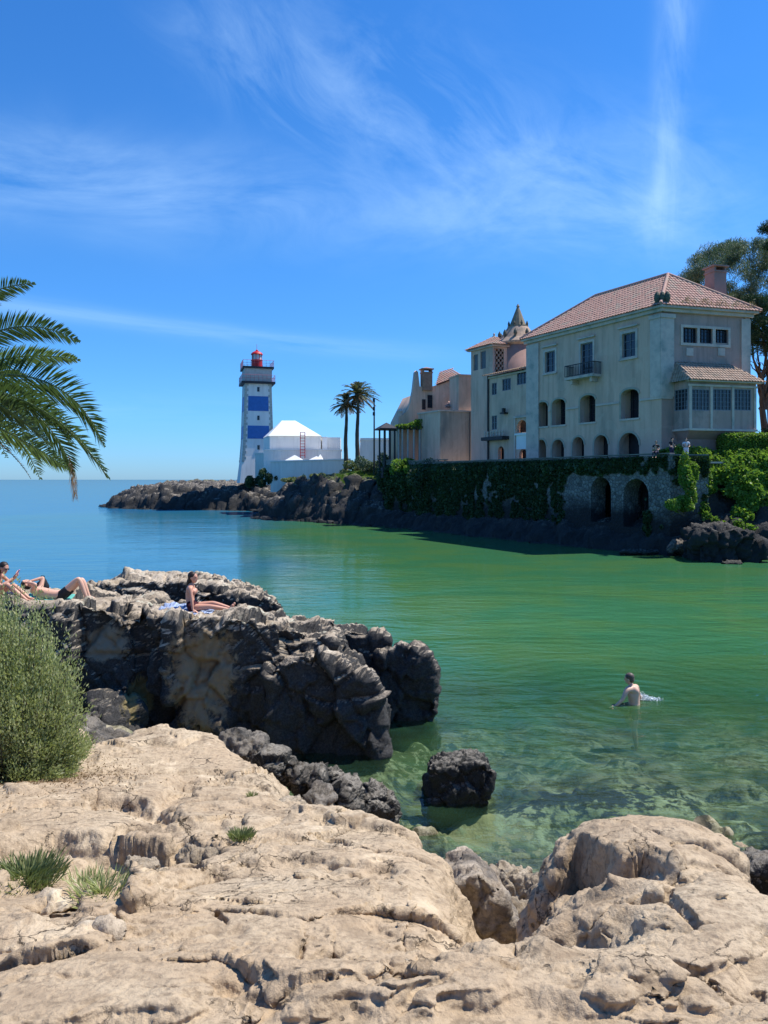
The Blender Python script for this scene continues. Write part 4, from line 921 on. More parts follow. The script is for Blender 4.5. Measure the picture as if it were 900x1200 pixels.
MB().fbox(FR, ar[0][1]+.1, ar[0][1]+.3, -.057, .06, FL, ar[0][3]+.2).fbox(FR, uw0, ar[0][1]+.35, -.057, .12, ar[0][3]+.2, ar[0][3]+.4).build('stone_surround', M_stone, wing)
MB().fbox(FR, uw0, uw1, -.057, .12, ZW-.3, ZW-.12).build('cornice', M_stone, wing)
qb = px_rect(FR, 571, 596, 512, 516); mb = MB().fbox(FR, qb[0], qb[1], -.057, .8, qb[2], qb[3]); mb.build('door_canopy', M_dkwood, wing)
mb = MB()
for k in range(7): mb.lathe(FR.p(qb[0]+.3+k*(qb[1]-qb[0]-.6)/6, .5, qb[3]), [(.06, 0), (.09, .15), (.05, .3), (.10, .5), (.02, .6)], 6)
mb.build('balusters', M_stone, wing)
p0 = FR.hit(593, 484); lan = MB().fbox(FR, p0[0]-.25, p0[0]+.35, -.05, .5, p0[1]-.1, p0[1]+.05).fbox(FR, p0[0]-.2, p0[0]+.05, .2, .5, p0[1]+.05, p0[1]+.45).build('wall_lantern', M_iron, wing)
MB().tube([FR.p(uw1-.05, .06, FL), FR.p(uw1-.05, .06, ZW)], .09, 8).build('drainpipe', M_iron, wing)
uwe = uw1; 
def cw(u, s, z): q = C+U*u+SD*s; return Vector((q.x, q.y, z))
roof_tiles('roof', [cw(uw0, -.45, ZW), cw(uwe+.2, -.45, ZW), cw(uwe+.2, 3.6, ZW+1.0), cw(uw0, 3.6, ZW+1.0)], M_tile2, wing)
mb = MB(); mb.fbox(FR, uw1-.35, uw1-.002, -6, -.41, FL, ZW-.1)
mb.build('end_wall', M_ren, wing); MB().fbox(FR, uw0, uw1, -7, -4.0, ZW-2, ZW+1.2).build('rear_block', M_ren, wing)

# ------------------------------------------------------------------ square tower
Tc = at(577.5, 480, 78.5); T2 = Vector((Tc.x, Tc.y)); FTl = Frame(T2, U, 1); FTl.n = FR.n; FTr = Frame(T2, SD, 1); FTr.n = FS.n
ZT = at(0, 403.5, 78.5).z; WTl = FTl.hit(552, 430)[0]; WTr = 2.9
tower = empty('tower', (T2.x, T2.y, FL), 'ochre square tower with louvred windows, lattice panel and low tiled cap', 'tower')
tl = [px_rect(FTl, *r) for r in ((554.8, 560, 415.5, 434), (563, 569.3, 411.5, 432))]
panel('wall', FTl, rect_pts(0, WTl, FL-1, ZT), [rect_pts(*q) for q in tl], -.3, 0, M_ren, tower)
for q in tl: 
    mb = MB(); k = 0
    while q[2]+.12*k < q[3]-.05: mb.fbox(FTl, q[0], q[1], -.2, -.12, q[2]+.12*k, q[2]+.12*k+.07); k += 1
    mb.fbox(FTl, q[0], q[1], -.25, -.21, q[2], q[3]); mb.build('louvre', M_blufr, tower)
ql = px_rect(FTr, 578.8, 590.5, 408.5, 436); ql = (max(ql[0], .15), min(ql[1], WTr-.5), ql[2], ql[3])
panel('wall', FTr, rect_pts(0.01, WTr, FL-1, ZT), [rect_pts(*ql)], -.3, -.002, M_ren, tower)
mb = MB(); nz_ = 9; nu = 5; du = (ql[1]-ql[0])/nu; dz = (ql[3]-ql[2])/nz_
for i in range(nu):
    for j in range(nz_):
        if (i+j) % 2 == 0: mb.fbox(FTr, ql[0]+du*i, ql[0]+du*(i+1)-.01, -.15, -.06, ql[2]+dz*j, ql[2]+dz*(j+1)-.01)
mb.build('lattice', M_tile2, tower)
mb = MB(); mb.fbox(FTl, .3, WTl, -WTr*.95, -WTr*.9, FL, ZT); mb.fbox(FTr, .3, WTr, -WTl, -WTl+.2, FL, ZT); mb.build('rear_wall', M_ren, tower)
def ct(u, s, z): q = T2+U*u+SD*s; return Vector((q.x, q.y, z))
o = .45; E = [ct(-o, -o, ZT), ct(WTl+o, -o, ZT), ct(WTl+o, WTr+o, ZT), ct(-o, WTr+o, ZT)]; ap = ct(WTl/2, WTr/2, at(0, 392, 79.5).z)
for a, b_ in ((0, 1), (3, 0), (1, 2), (2, 3)): roof_tiles('roof', [E[a], E[b_], ap], M_tile, tower)
MB().lathe(tuple(ap), [(.14, -.05), (.08, .1), (.14, .22), (.02, .4)], 8).build('finial', M_stone, tower)
mb = MB(); mb.fbox(FTl, -.3, WTl+.3, .003, .3, ZT-.22, ZT-.02); mb.fbox(FTr, -.25, WTr+.3, .003, .29, ZT-.215, ZT-.015); mb.build('cornice', M_stone, tower)

# ------------------------------------------------------------------ round turret with spire
tp = at(607, 430, 80.5); turret = empty('turret', (tp.x, tp.y, FL), 'pink round turret with a pointed stone spire and ring of small finials behind the wing', 'turret')
zt_ = at(0, 404, 80.5).z; zc1 = at(0, 384, 80.5).z; ztop = at(0, 357, 80.5).z
MB().lathe((tp.x, tp.y, 0), [(2.15, FL), (2.15, zt_)], 32).build('wall', M_pink, turret, True)
MB().lathe((tp.x, tp.y, 0), [(2.15, zt_-.3), (2.5, zt_-.1), (2.55, zt_+.08), (2.0, zt_+.6), (1.15, zc1-.02)], 32).build('skirt_roof', M_tile2, turret)
MB().lathe((tp.x, tp.y, 0), [(1.15, zc1-.05), (1.15, zc1+.1), (.95, zc1+.12), (.22, ztop-.5), (.14, ztop-.3), (.2, ztop-.2), (.02, ztop+.1)], 12).build('spire', simple('mossy spire stone', (.27, .22, .13), (.17, .15, .11), 2.5), turret)
M_fin2 = simple('weathered finial', (.12, .12, .09), (.07, .08, .06), 5)
for k in range(10):
    a = k*math.pi/5; MB().lathe((tp.x+2.0*math.cos(a), tp.y+2.0*math.sin(a), zt_+.55), [(.12, 0), (.08, .1), (.2, .4), (.18, .6), (.02, .9)], 8).build('finial', M_fin2, turret)
for k in range(8):
    a = k*math.pi/4+.2; MB().lathe((tp.x+1.05*math.cos(a), tp.y+1.05*math.sin(a), zc1+.05), [(.1, 0), (.07, .1), (.14, .3), (.02, .6)], 6).build('finial', M_fin2, turret)

# ------------------------------------------------------------------ low annex and gabled wing
Lc = at(516, 500, 84); L2v = Vector((Lc.x, Lc.y)); FA = Frame(L2v, SD, 1); FA.n = FS.n; FAl = Frame(L2v, U, 1); FAl.n = FR.n
annex = empty('annex', (L2v.x, L2v.y, 7.0), 'plain flat topped grey rendered annex between the pergola and the square tower', 'building')
ZA = at(0, 482, 84).z; ua = FA.hit(566, 500)[0]; ul_ = FAl.hit(490, 500)[0]
M_grren = simple('grey stained render', (.46, .37, .28), (.35, .29, .22), .6, .9, .2, 10, .02, (1, 1, .3), c3=(.22, .20, .17), s3=.35, streak=.5)
panel('wall', FA, rect_pts(0, ua, FL-1, ZA), [], -3.5, 0, M_grren, annex)
panel('wall', FAl, rect_pts(.0, ul_, FL-1, ZA), [], -.4, -.003, M_ren, annex)
mb = MB(); mb.fbox(FA, -.12, ua+.05, -3.5, .14, ZA+.002, ZA+.16); mb.fbox(FAl, 0.2, ul_, -.4, .14, ZA+.004, ZA+.165); mb.build('coping', M_stone, annex)
MB().tube([FA.p(3.55, .08, FL), FA.p(3.55, .08, ZA)], .05, 6).build('drainpipe', M_iron, annex)
Gc = at(467, 500, 88.5); G2 = Vector((Gc.x, Gc.y)); FG = Frame(G2, SD, 1); FG.n = FS.n
gab = empty('gabled_house', (G2.x, G2.y, 7.0), 'old house end with curved pointed gable and brick chimney behind the pergola', 'house')
def gh(px, py): return FG.hit(px, py)
out = [gh(*q) for q in ((467, 545), (467, 489), (472, 486), (478, 480), (481, 472), (484, 458), (486.5, 436), (488, 434), (490, 436), (492, 453), (506, 453), (522, 448), (537, 441), (537, 545))]
panel('wall', FG, out, [], -.7, 0, M_ren, gab); bd = [gh(*q) for q in ((471, 545), (471, 492), (486, 462), (506, 455), (522, 452), (537, 446), (537, 545))]; panel('rear_wall', FG, bd, [], -5, -.702, M_ren, gab)
for r in ((494.5, 498.5, 468, 480), (501, 506.5, 463, 478)):
    q = px_rect(FG, *r); w_ = window(FG, gab, *q, n=.03, cols=2, rows=3, fw=.06, m=M_dkwood)
q = FG.hit(500, 452); pcx = FG.p(q[0], -.1, 0); chimney(gab, pcx[0], pcx[1], q[1]-.6, at(0, 433, 90).z, 1.2, 1.0, simple('brick chimney', (.40, .22, .14), (.28, .15, .10), 3))
q = FG.hit(469.5, 487); MB().lathe(FG.p(q[0], -.3, q[1]-.1), [(.28, 0), (.28, .5), (.36, .55), (.36, .65), (.1, .95)], 10).build('gable_post', M_stone, gab)
r_ = [gh(513, 479), gh(538, 479), gh(538, 458)]
roof_tiles('lean_to_roof', [Vector(FG.p(r_[0][0], 2.6, r_[0][1])), Vector(FG.p(r_[1][0], 2.6, r_[1][1])), Vector(FG.p(r_[2][0], .05, r_[2][1])), Vector(FG.p(r_[2][0]-.4, .05, r_[2][1]))], M_tile, gab)
a = gh(510, 451); b_ = gh(538, 440); roof_tiles('roof', [Vector(FG.p(a[0], .3, a[1])), Vector(FG.p(b_[0]+.2, .3, b_[1])), Vector(FG.p(b_[0]+.2, -2.5, b_[1]+.7)), Vector(FG.p(b_[0]-1.6, -2.5, b_[1]+.7))], M_tile, gab)
Sc = at(537.5, 470, 85); Fx = Frame((Sc.x, Sc.y), SD, 1); Fx.n = FS.n; q = Fx.hit(553.5, 470)[0]
stair = MB().fbox(Fx, 0, q, -3, 0, FL, at(0, 440, 85).z).fbox(Fx, -.08, q, -3, .1, at(0, 440, 85).z+.002, at(0, 438.5, 85).z).build('stair_block', M_ren, gab)

# ------------------------------------------------------------------ retaining wall and terrace
def wall_path(name, pts, z0, z1, th, holes_on=None, m=M_mason, parent=None):
    for k in range(len(pts)-1):
        a, b_ = Vector(pts[k]), Vector(pts[k+1]); f = Frame(a, b_-a, 1)
        if f.n.dot(-(a+b_)) < 0: f.n = -f.n
        L = (b_-a).length; zt0, zt1 = z1[k], z1[k+1]
        hs_ = holes_on(f) if holes_on and k == 1 else []
        panel(name, f, [(0, z0), (L-.004, z0), (L-.004, zt1), (0, zt0)], hs_, -th, -.001*k, m, parent)
rw = empty('retaining_wall', (20.3, 52.5, 0), 'long dark stone sea wall with two tall arches and trailing ivy below the house', 'wall')
def rw_holes(f):
    r = []
    for x0, x1, y0, y1 in ((692.5, 716, 559, 612), (730.5, 760, 561, 618)):
        q = px_rect(f, x0, x1, y0, y1); r.append(arch_pts(q[0], q[1], q[2], q[3]))
    return r
WP = [(23.2, 52.9)] + PW[1:] + [(-.2, 91.5)]
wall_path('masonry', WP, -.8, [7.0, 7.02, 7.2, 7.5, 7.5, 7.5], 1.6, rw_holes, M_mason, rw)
mb = MB()
for a, b_, z in zip(WP, WP[1:], (7.02, 7.12, 7.36, 7.52, 7.52)):
    a, b_ = Vector(a), Vector(b_); f = Frame(a, b_-a, 1)
    if f.n.dot(-(a+b_)) < 0: f.n = -f.n
    mb.fbox(f, 0, (b_-a).length, -.5, .06, z+.0, z+.09)
mb.build('coping', simple('dark worn coping', (.22, .21, .19), (.10, .10, .09), 1.3, .9, .4, 8, .03), rw)
mb = MB(); F1_ = Frame(PW[1], Vector(PW[2])-Vector(PW[1]), 1)
if F1_.n.y > 0: F1_.n = -F1_.n
mb.fbox(F1_, .5, 12, -7, -6.8, -.5, 6.4); mb.fbox(F1_, .5, 12, -6.8, -1.6, 6.2, 6.4); mb.fbox(F1_, .3, .5, -6.8, -1.6, -.5, 6.4); mb.fbox(F1_, 12, 12.2, -6.8, -1.6, -.5, 6.4); mb.build('vault', M_mason, rw)
tr_ = MB(); tp_ = [(23.0, 53.6), (20.9, 53.0), (7.2, 77.6), (3.6, 84.4), (1.4, 87), (1.0, 92), (30, 110), (46, 56)]
tr_.add([(x, y, FL) for x, y in tp_]+[(x, y, FL-.12) for x, y in tp_], [tuple(range(8)), tuple(range(15, 7, -1))]+[(k, (k+1) % 8, 8+(k+1) % 8, 8+k) for k in range(8)])
tag(tr_.build('terrace_pavement', M_stone), kind='structure')

# ------------------------------------------------------------------ pergola
perg = empty('pergola', at(480, 535, 87), 'vine covered pergola with slim posts and a small dark hipped kiosk at its seaward end', 'pergola')
Pc = at(466, 500, 86.8); FP = Frame((Pc.x, Pc.y), SD, 1); FP.n = FS.n; M_pgp = simple('pale pergola post', (.42, .41, .38), None, 3)
zr = at(0, 503, 86.8).z; zfl = 6.7
for px in (467, 471.5, 478, 485, 492, 499, 505, 511):
    u = FP.hit(px, 500)[0]; MB().tube([FP.p(u, 0, zfl), FP.p(u, 0, zr)], .11, 8).build('post', M_pgp, perg)
    MB().tube([FP.p(u+.4, -3, zfl), FP.p(u+.4, -3, zr)], .11, 8).build('post', M_pgp, perg)
u1 = FP.hit(516, 500)[0]; mb = MB(); mb.fbox(FP, -.2, u1, -.1, .1, zr, zr+.2); mb.fbox(FP, -.2, u1, -3.1, -2.9, zr, zr+.2)
for k in range(14): u = -.1+k*(u1)/14; mb.fbox(FP, u, u+.1, -3.4, .4, zr+.2, zr+.36)
mb.build('beams', M_dkwood, perg)
k0 = FP.hit(448, 500)[0]; k1 = FP.hit(463.5, 500)[0]
for px in (450.5, 457, 462.5):
    for n_ in (0, -2.2):
        u = FP.hit(px, 500)[0]; MB().tube([FP.p(u, n_, 5.5), FP.p(u, n_, zr+.1)], .12, 8).build('post', M_dkwood, perg)
c_ = (k0+k1)/2; mb = MB(); zk = zr+.1
mb.add([FP.p(k0-.35, .4, zk), FP.p(k1+.2, .4, zk), FP.p(k1+.2, -2.6, zk), FP.p(k0-.35, -2.6, zk), FP.p(c_, -1.1, zk+.75), FP.p(k0-.35, .4, zk-.12), FP.p(k1+.2, .4, zk-.12), FP.p(k1+.2, -2.6, zk-.12), FP.p(k0-.35, -2.6, zk-.12)], [(0, 1, 4), (1, 2, 4), (2, 3, 4), (3, 0, 4), (0, 1, 6, 5), (1, 2, 7, 6), (2, 3, 8, 7), (3, 0, 5, 8), (5, 6, 7, 8)])
mb.fbox(FP, k0, k1, -2.3, .1, zfl-1.2, zfl+.0); mb.build('kiosk_roof', M_dkwood, perg)

# ------------------------------------------------------------------ lighthouse
LY_ = 133.0; lh = at(301, 555, LY_); lx_, ly_ = lh.x, lh.y; ANG = math.radians(16)
light = empty('lighthouse', (lx_, ly_, 5.2), 'square white lighthouse with blue bands and a red lantern on top', 'lighthouse')
def zl(py): return at(0, py, LY_).z
def lcorner(i, w_, z): a = ANG+math.pi/4+i*math.pi/2; r = w_/2*math.sqrt(2); return Vector((lx_+r*math.cos(a), ly_+r*math.sin(a), z))
def wid(z): return np.interp(z, [zl(560), zl(540), zl(520), zl(450)], [6.6, 5.6, 5.15, 4.55])
def lsec(mb, z0, z1, off=0, w0=None, w1=None):
    a = w0 or wid(z0)+off; b_ = w1 or wid(z1)+off
    mb.hexa([lcorner(i, a, z0) for i in range(4)]+[lcorner(i, b_, z1) for i in range(4)])
mb = MB(); zz_ = [zl(566), zl(545), zl(535), zl(520), zl(450.5)]
for a, b_ in zip(zz_, zz_[1:]): lsec(mb, a, b_)
mb.build('tower_body', M_whitewall, light)
for y1, y0 in ((466, 483), (500, 515)):
    z0, z1 = zl(y0), zl(y1); mb = MB()
    for i in range(4):
        a, b_ = lcorner(i, wid(z0)+.05, z0), lcorner(i+1, wid(z0)+.05, z0); c_, d_ = lcorner(i+1, wid(z1)+.05, z1), lcorner(i, wid(z1)+.05, z1)
        t = .13; mb.add([a.lerp(b_, t), a.lerp(b_, 1-t), d_.lerp(c_, 1-t), d_.lerp(c_, t)], [(0, 1, 2, 3)])
    o_ = mb.build('blue_band', M_blue, light); md = o_.modifiers.new('s', 'SOLIDIFY'); md.thickness = .06; md.offset = 0
M_quoin = simple('stone quoins', (.48, .47, .41), (.38, .38, .33), 2)
for i in range(4):
    mb = MB(); z = zl(542); k = 0
    while z < zl(452):
        w_ = wid(z)+.06; a = lcorner(i, w_, z); wl2 = .62 if k % 2 else .38
        for j in (1, -1):
            b_ = lcorner(i+j, w_, z); d_ = (b_-a).normalized(); nrm = Vector((d_.y, -d_.x, 0)); nrm = nrm if nrm.dot(a-Vector((lx_, ly_, z))) > 0 else -nrm
            q = [a-nrm*.04, a+d_*wl2-nrm*.04, a+d_*wl2+nrm*.03, a+nrm*.03]; mb.hexa(q+[v+Vector((0, 0, .46)) for v in q])
        z += .5; k += 1
    mb.build('quoin_strip', M_quoin, light)
mb = MB(); lsec(mb, zl(451.5), zl(449.2), 0, 5.9, 5.9); mb.build('lower_gallery', M_dkwood, light)
mb = MB(); lsec(mb, zl(449.1), zl(434), 0, 4.75, 4.85); mb.build('upper_block', M_ltstone, light)
mb = MB(); lsec(mb, zl(434), zl(431.8), 0, 5.45, 5.45); mb.build('upper_gallery', M_dkwood, light)
for z0, w_, hh in ((zl(449.2), 5.8, 1.15), (zl(431.8), 5.35, 1.1)):
    mb = MB()
    for i in range(4):
        a, b_ = lcorner(i, w_, z0), lcorner(i+1, w_, z0)
        for k in range(9): p = a.lerp(b_, k/8); mb.tube([p, p+Vector((0, 0, hh))], .025, 5)
        for h_ in (.6, hh): mb.tube([a+Vector((0, 0, h_)), b_+Vector((0, 0, h_))], .025, 5)
    mb.build('gallery_railing', simple('faded red rail', (.50, .10, .12), None, 3, .5), light)
zb_ = zl(431.8); mb = MB().lathe((lx_, ly_, zb_), [(.98, 0), (.98, 1.35), (1.05, 1.4), (1.05, 1.5)], 20); mb.build('lantern_drum', M_red, light)
MB().lathe((lx_, ly_, zb_+1.5), [(.84, 0), (.84, .95)], 12).build('lantern_glass', simple('lantern glass', (.6, .62, .62), None, 2, .2), light)
mb = MB().lathe((lx_, ly_, zb_+2.45), [(1.08, 0), (1.05, .12), (.85, .38), (.45, .62), (.22, .70), (.22, .85), (.03, .95), (.03, 1.9)], 20)
for k in range(8): a = k*math.pi/4; mb.tube([(lx_+.88*math.cos(a), ly_+.88*math.sin(a), zb_+1.5), (lx_+.88*math.cos(a), ly_+.88*math.sin(a), zb_+2.46)], .045, 5)
mb.build('lantern_dome', M_red, light)
for py in (458, 491, 525):
    pw = MB()
    z = zl(py); a, b_ = lcorner(2, wid(z)+.06, z), lcorner(3, wid(z)+.06, z); p = a.lerp(b_, .5); 
    pw.box(p.x-.2, p.x+.2, p.y-.05, p.y+.15, z-.4, z+.4); pw.build('window', M_glass, light)

# ------------------------------------------------------------------ white buildings by the lighthouse
def pfr(px, Y, ang=0): p = at(px, HZ, Y); f = Frame((p.x, p.y), (math.cos(ang), math.sin(ang)), 1); f.n = f.n if f.n.y < 0 else -f.n; return f
mus = empty('white_building', at(340, 560, 112), 'white building with a bright pyramid roof and lower flat roofed blocks beside the lighthouse', 'building')
f = pfr(316, 116, .06); w0 = f.hit(376, 520)[0]; zt_e = at(0, 511, 116).z
lw = f.hit(304.5, 511)[0]*1.0
mb = MB(); P4 = [Vector(f.p(0, 0, 5)), Vector(f.p(w0, 0, 5)), Vector(f.p(w0, -8, 5)), Vector(f.p(lw, -5.5, 5))]
mb.hexa(P4+[Vector((v.x, v.y, zt_e)) for v in P4]); mb.build('wall', M_whitewall, mus)
e4 = [Vector((v.x, v.y, zt_e+.02)) for v in (Vector(f.p(-.2, .3, 5)), Vector(f.p(w0+.1, .3, 5)), Vector(f.p(w0+.1, -8.2, 5)), Vector(f.p(lw-.1, -5.6, 5)))]
pk = [at(330, 493.5, 119), at(346, 493.5, 119), at(346, 493, 121), at(330, 493, 121)]
mb = MB(); mb.add(e4+pk, [(0, 1, 5, 4), (1, 2, 6, 5), (2, 3, 7, 6), (3, 0, 4, 7), (4, 5, 6, 7), (3, 2, 1, 0)]); mb.build('pyramid_roof', M_white, mus)
f2 = pfr(309, 112.5, .04); a = f2.hit(400, 530)[0]; mb = MB(); mb.fbox(f2, 0, a, -3.2, 0, 4.5, at(0, 527.5, 112.5).z); mb.build('lower_block', M_whitewall, mus)
MB().fbox(f2, -.1, a+.1, -3.3, .08, at(0, 527.5, 112.5).z+.003, at(0, 526.3, 112.5).z).build('parapet', M_white, mus)
f3 = pfr(377, 117, .04); a = f3.hit(399, 520)[0]; MB().fbox(f3, 0, a, -5, 0, 5, at(0, 512.5, 117).z).build('side_block', M_whitewall, mus)
MB().fbox(f3, .1, .9, .02, .3, at(0, 528, 117).z, at(0, 512, 117).z).build('buttress', M_white, mus)
f4 = pfr(299, 118, .1); MB().fbox(f4, 0, 2.6, -4, 0, 4.5, at(0, 532, 118).z).fbox(f4, -.15, 2.7, -4.1, .12, at(0, 532, 118).z, at(0, 530.6, 118).z).build('porch_block', M_whitewall, mus)
fw_ = pfr(317, 106, .05); a = fw_.hit(411, 550)[0]; zt1 = at(0, 541.5, 106).z
gw = empty('white_boundary_wall', fw_.p(0, 0, 5), 'long low white wall with a bright coping above the rocks beside the lighthouse', 'wall')
mb = MB(); mb.hexa([fw_.p(0, 0, 3.5), fw_.p(a, 0, 3.5), fw_.p(a, -.5, 3.5), fw_.p(0, -.5, 3.5), fw_.p(0, 0, zt1), fw_.p(a, 0, zt1+.35), fw_.p(a, -.5, zt1+.35), fw_.p(0, -.5, zt1)]); mb.fbox(fw_, 0, .5, -5.5, -.51, 3.5, zt1-.002); mb.build('wall', M_whitewall, gw)
mb = MB(); mb.hexa([fw_.p(-.1, .1, zt1+.003), fw_.p(a, .1, zt1+.353), fw_.p(a, -.6, zt1+.353), fw_.p(-.1, -.6, zt1+.003), fw_.p(-.1, .1, zt1+.18), fw_.p(a, .1, zt1+.53), fw_.p(a, -.6, zt1+.53), fw_.p(-.1, -.6, zt1+.18)]); mb.build('coping', M_white, gw)
for k, (x0, x1, yt) in enumerate(((331, 359, 533), (357, 384, 534.5), (370, 380, 532))):
    Y = 108.5+k*.8; z0 = at(0, 541.5, Y).z; a_, b_ = at(x0, 541, Y), at(x1, 541, Y); cx = (a_.x+b_.x)/2
    mb = MB(); mb.add([(a_.x, Y-.7, z0-1.8), (b_.x, Y-.7, z0-1.8), (b_.x, Y+1.5, z0-1.8), (a_.x, Y+1.5, z0-1.8), (a_.x, Y-.7, z0), (b_.x, Y-.7, z0), (b_.x, Y+1.5, z0), (a_.x, Y+1.5, z0), (cx, Y+.4, at(0, yt, Y).z)], [(3, 2, 1, 0), (0, 1, 5, 4), (1, 2, 6, 5), (2, 3, 7, 6), (3, 0, 4, 7), (4, 5, 8), (5, 6, 8), (6, 7, 8), (7, 4, 8)])
    tag(mb.build('skylight_roof', M_white), ('leftmost low white pyramid roof behind the boundary wall', 'rightmost wide low white pyramid roof behind the boundary wall', 'smallest white pyramid roof standing behind the other two')[k], 'roof', 'low white pyramid roofs')
mb = MB(); ya = 111.8; xa, xb = at(352, 0, ya).x, at(357.3, 0, ya).x; z0, z1 = at(0, 537, ya).z, at(0, 506.5, ya).z
for x in (xa, xb): mb.box(x-.05, x+.05, ya-.05, ya+.05, z0, z1)
lad = empty('red_ladder', ((xa+xb)/2, ya, z0), 'tall narrow red ladder frame standing against the white building', 'ladder')
mb.build('rails', M_red, lad); mb = MB()
for k in range(9): z = z0+(z1-z0)*(k+1)/9; mb.box(xa+.05, xb-.05, ya-.03, ya+.03, z-.05, z+.03)
mb.build('rungs', M_red, lad)
f5 = pfr(423, 112, .05); a = f5.hit(470, 520)[0]; wb = empty('white_shed', f5.p(0, 0, 5), 'low white building with sloping left end behind the lamp post', 'building')
zt5 = at(0, 516, 112).z; zlw = at(0, 516, 112).z
mb = MB(); mb.hexa([f5.p(-.7, 0, 4), f5.p(a, 0, 4), f5.p(a, -6, 4), f5.p(-.7, -6, 4), f5.p(0, 0, zt5), f5.p(a, 0, zt5), f5.p(a, -6, zt5), f5.p(0, -6, zt5)]); mb.build('wall', M_whitewall, wb)
MB().fbox(f5, -.1, a, -6.1, .1, zt5+.002, zt5+.35).build('roof', M_white, wb)
lp = at(438.5, 537, 97); post = empty('lamp_post', (lp.x, lp.y, 6), 'tall slim dark lamp post standing between the palms and the kiosk', 'lamp post')
MB().tube([(lp.x, lp.y, 5), (lp.x, lp.y, at(0, 466, 97).z)], [.14, .09], 8).build('pole', M_iron, post)
mb = MB(); 
for py in (469, 479, 485): z = at(0, py, 97).z; mb.box(lp.x-.2, lp.x+.12, lp.y-.15, lp.y+.15, z-.22, z+.22)
mb.build('fittings', M_iron, post)
# ------------------------------------------------------------------ vegetation
def rvec(n): v = rng.normal(size=(n, 3)); return v/np.linalg.norm(v, axis=1)[:, None]
def leaves(name, P, Ln, Wd, mat, parent=None, D=None, tone=None, spread=1.0):
    """many small leaf blades, one mesh; D = preferred direction"""
    n = len(P); d = rvec(n)
    if D is not None: d = D+d*spread; d /= np.linalg.norm(d, axis=1)[:, None]
    s = np.cross(d, rvec(n)); s /= np.linalg.norm(s, axis=1)[:, None]+1e-9
    k = rng.uniform(.65, 1.35, (n, 1)); L = d*Ln*k*.5; W = s*Wd*k*.5
    V = np.stack([P-L, P+W-L*.1, P+L, P-W-L*.1], 1).reshape(-1, 3)
    me = mesh_np(name, V, np.arange(4*n).reshape(n, 4))
    t = rng.uniform(0, 1, n) if tone is None else np.clip(tone+rng.uniform(-.25, .25, n), 0, 1)
    a = me.attributes.new('tone', 'FLOAT', 'POINT'); a.data.foreach_set('value', np.repeat(t, 4).astype(np.float32))
    return link(name, me, mat, parent)
def clumps(cs, rs, per, flat=1.0, shell=.55):
    out = []; tn = []
    for c, r in zip(cs, rs):
        v = rvec(per); q = rng.uniform(shell, 1, (per, 1))**.6; k = 1+.25*perlin(v*2.1+np.array(c)[None], 5)[:, None]
        out.append(np.array(c)+v*q*k*np.array([r, r, r*flat])); tn.append(.45+.35*v[:, 2]*0+rng.uniform(-.2, .2))
    return np.concatenate(out), np.repeat(np.array(tn, dtype=object), [per]*len(cs)) if False else np.concatenate([np.full(per, rng.uniform(.2, .8)) for _ in cs])
M_bark = simple('brown bark', (.12, .09, .065), (.06, .045, .035), 3, .95, .5, 12, .04, (1, 1, .3))
M_ivy = leafy('dark ivy leaves', (.014, .034, .016), (.040, .080, .030), .5, .2, (.07, .13, .04))
M_creep = leafy('bright creeper leaves', (.045, .11, .018), (.19, .30, .045), .5, .4, (.32, .40, .07))
M_pine = leafy('grey green pine needles', (.055, .09, .055), (.15, .20, .12), .6, .2)
M_pined = leafy('dark green pine needles', (.018, .045, .02), (.05, .10, .035), .6, .2)
M_bush = leafy('sage green shrub leaves', (.15, .19, .06), (.40, .42, .20), .55, .35, (.62, .60, .38))
M_tuft = leafy('green grass blades', (.09, .12, .045), (.22, .25, .10), .5, .3, (.28, .27, .12))
M_palm = leafy('palm leaflets', (.028, .060, .024), (.10, .15, .055), .36, .28, (.22, .27, .12))
M_palml = leafy('pale green palm leaflets', (.07, .12, .04), (.16, .22, .08), .45, .35, (.26, .30, .13))
M_palmd = leafy('dry brown palm leaflets', (.16, .10, .05), (.30, .20, .11), .7, .2)
M_palmf = leafy('dusty palm leaflets', (.05, .07, .03), (.14, .14, .07), .55, .25, (.30, .24, .14))

# ivy on the sea wall
P_, t_ = [], []
for k in range(len(WP)-1):
    a, b_ = Vector(WP[k]), Vector(WP[k+1]); f = Frame(a, b_-a, 1)
    if f.n.dot(-(a+b_)) < 0: f.n = -f.n
    L = (b_-a).length; n = int(L*2300) if k < 4 else int(L*900)
    u = rng.uniform(0, L, n); z = rng.uniform(.3, 6.95, n)
    q = np.stack([f.o.x+f.u.x*u, f.o.y+f.u.y*u, z], 1)
    nn = fbm(q*np.array([.35, .35, .25]), 4, 210)+.5*fbm(q*1.3, 3, 214)
    dens = nn+.36*sstep(4.6, 7.2, z)+.25*fbm(q*np.array([.9, .9, .12]), 3, 219)+.24*sstep(9.5, 14, u)*(k == 1)*sstep(1.0, 2.6, z)+.3*(k > 1)
    if k == 1: dens -= .75*sstep(2.2, 3.0, u)*sstep(11, 9.5, u)*sstep(6.0, 5.3, z)
    m_ = dens > .12
    off = .05+np.maximum(dens-.12, 0)*.75*rng.uniform(.3, 1, n)*sstep(7.1, 6.2, z)
    q[:, 0] += f.n.x*off; q[:, 1] += f.n.y*off; P_.append(q[m_]); t_.append(.5+nn[m_]*.6)
ivy = leaves('ivy', np.concatenate(P_), .26, .20, M_ivy, None, None, np.concatenate(t_)); tag(ivy, kind='stuff', label='dark ivy trailing over the long stone sea wall', cat='ivy')

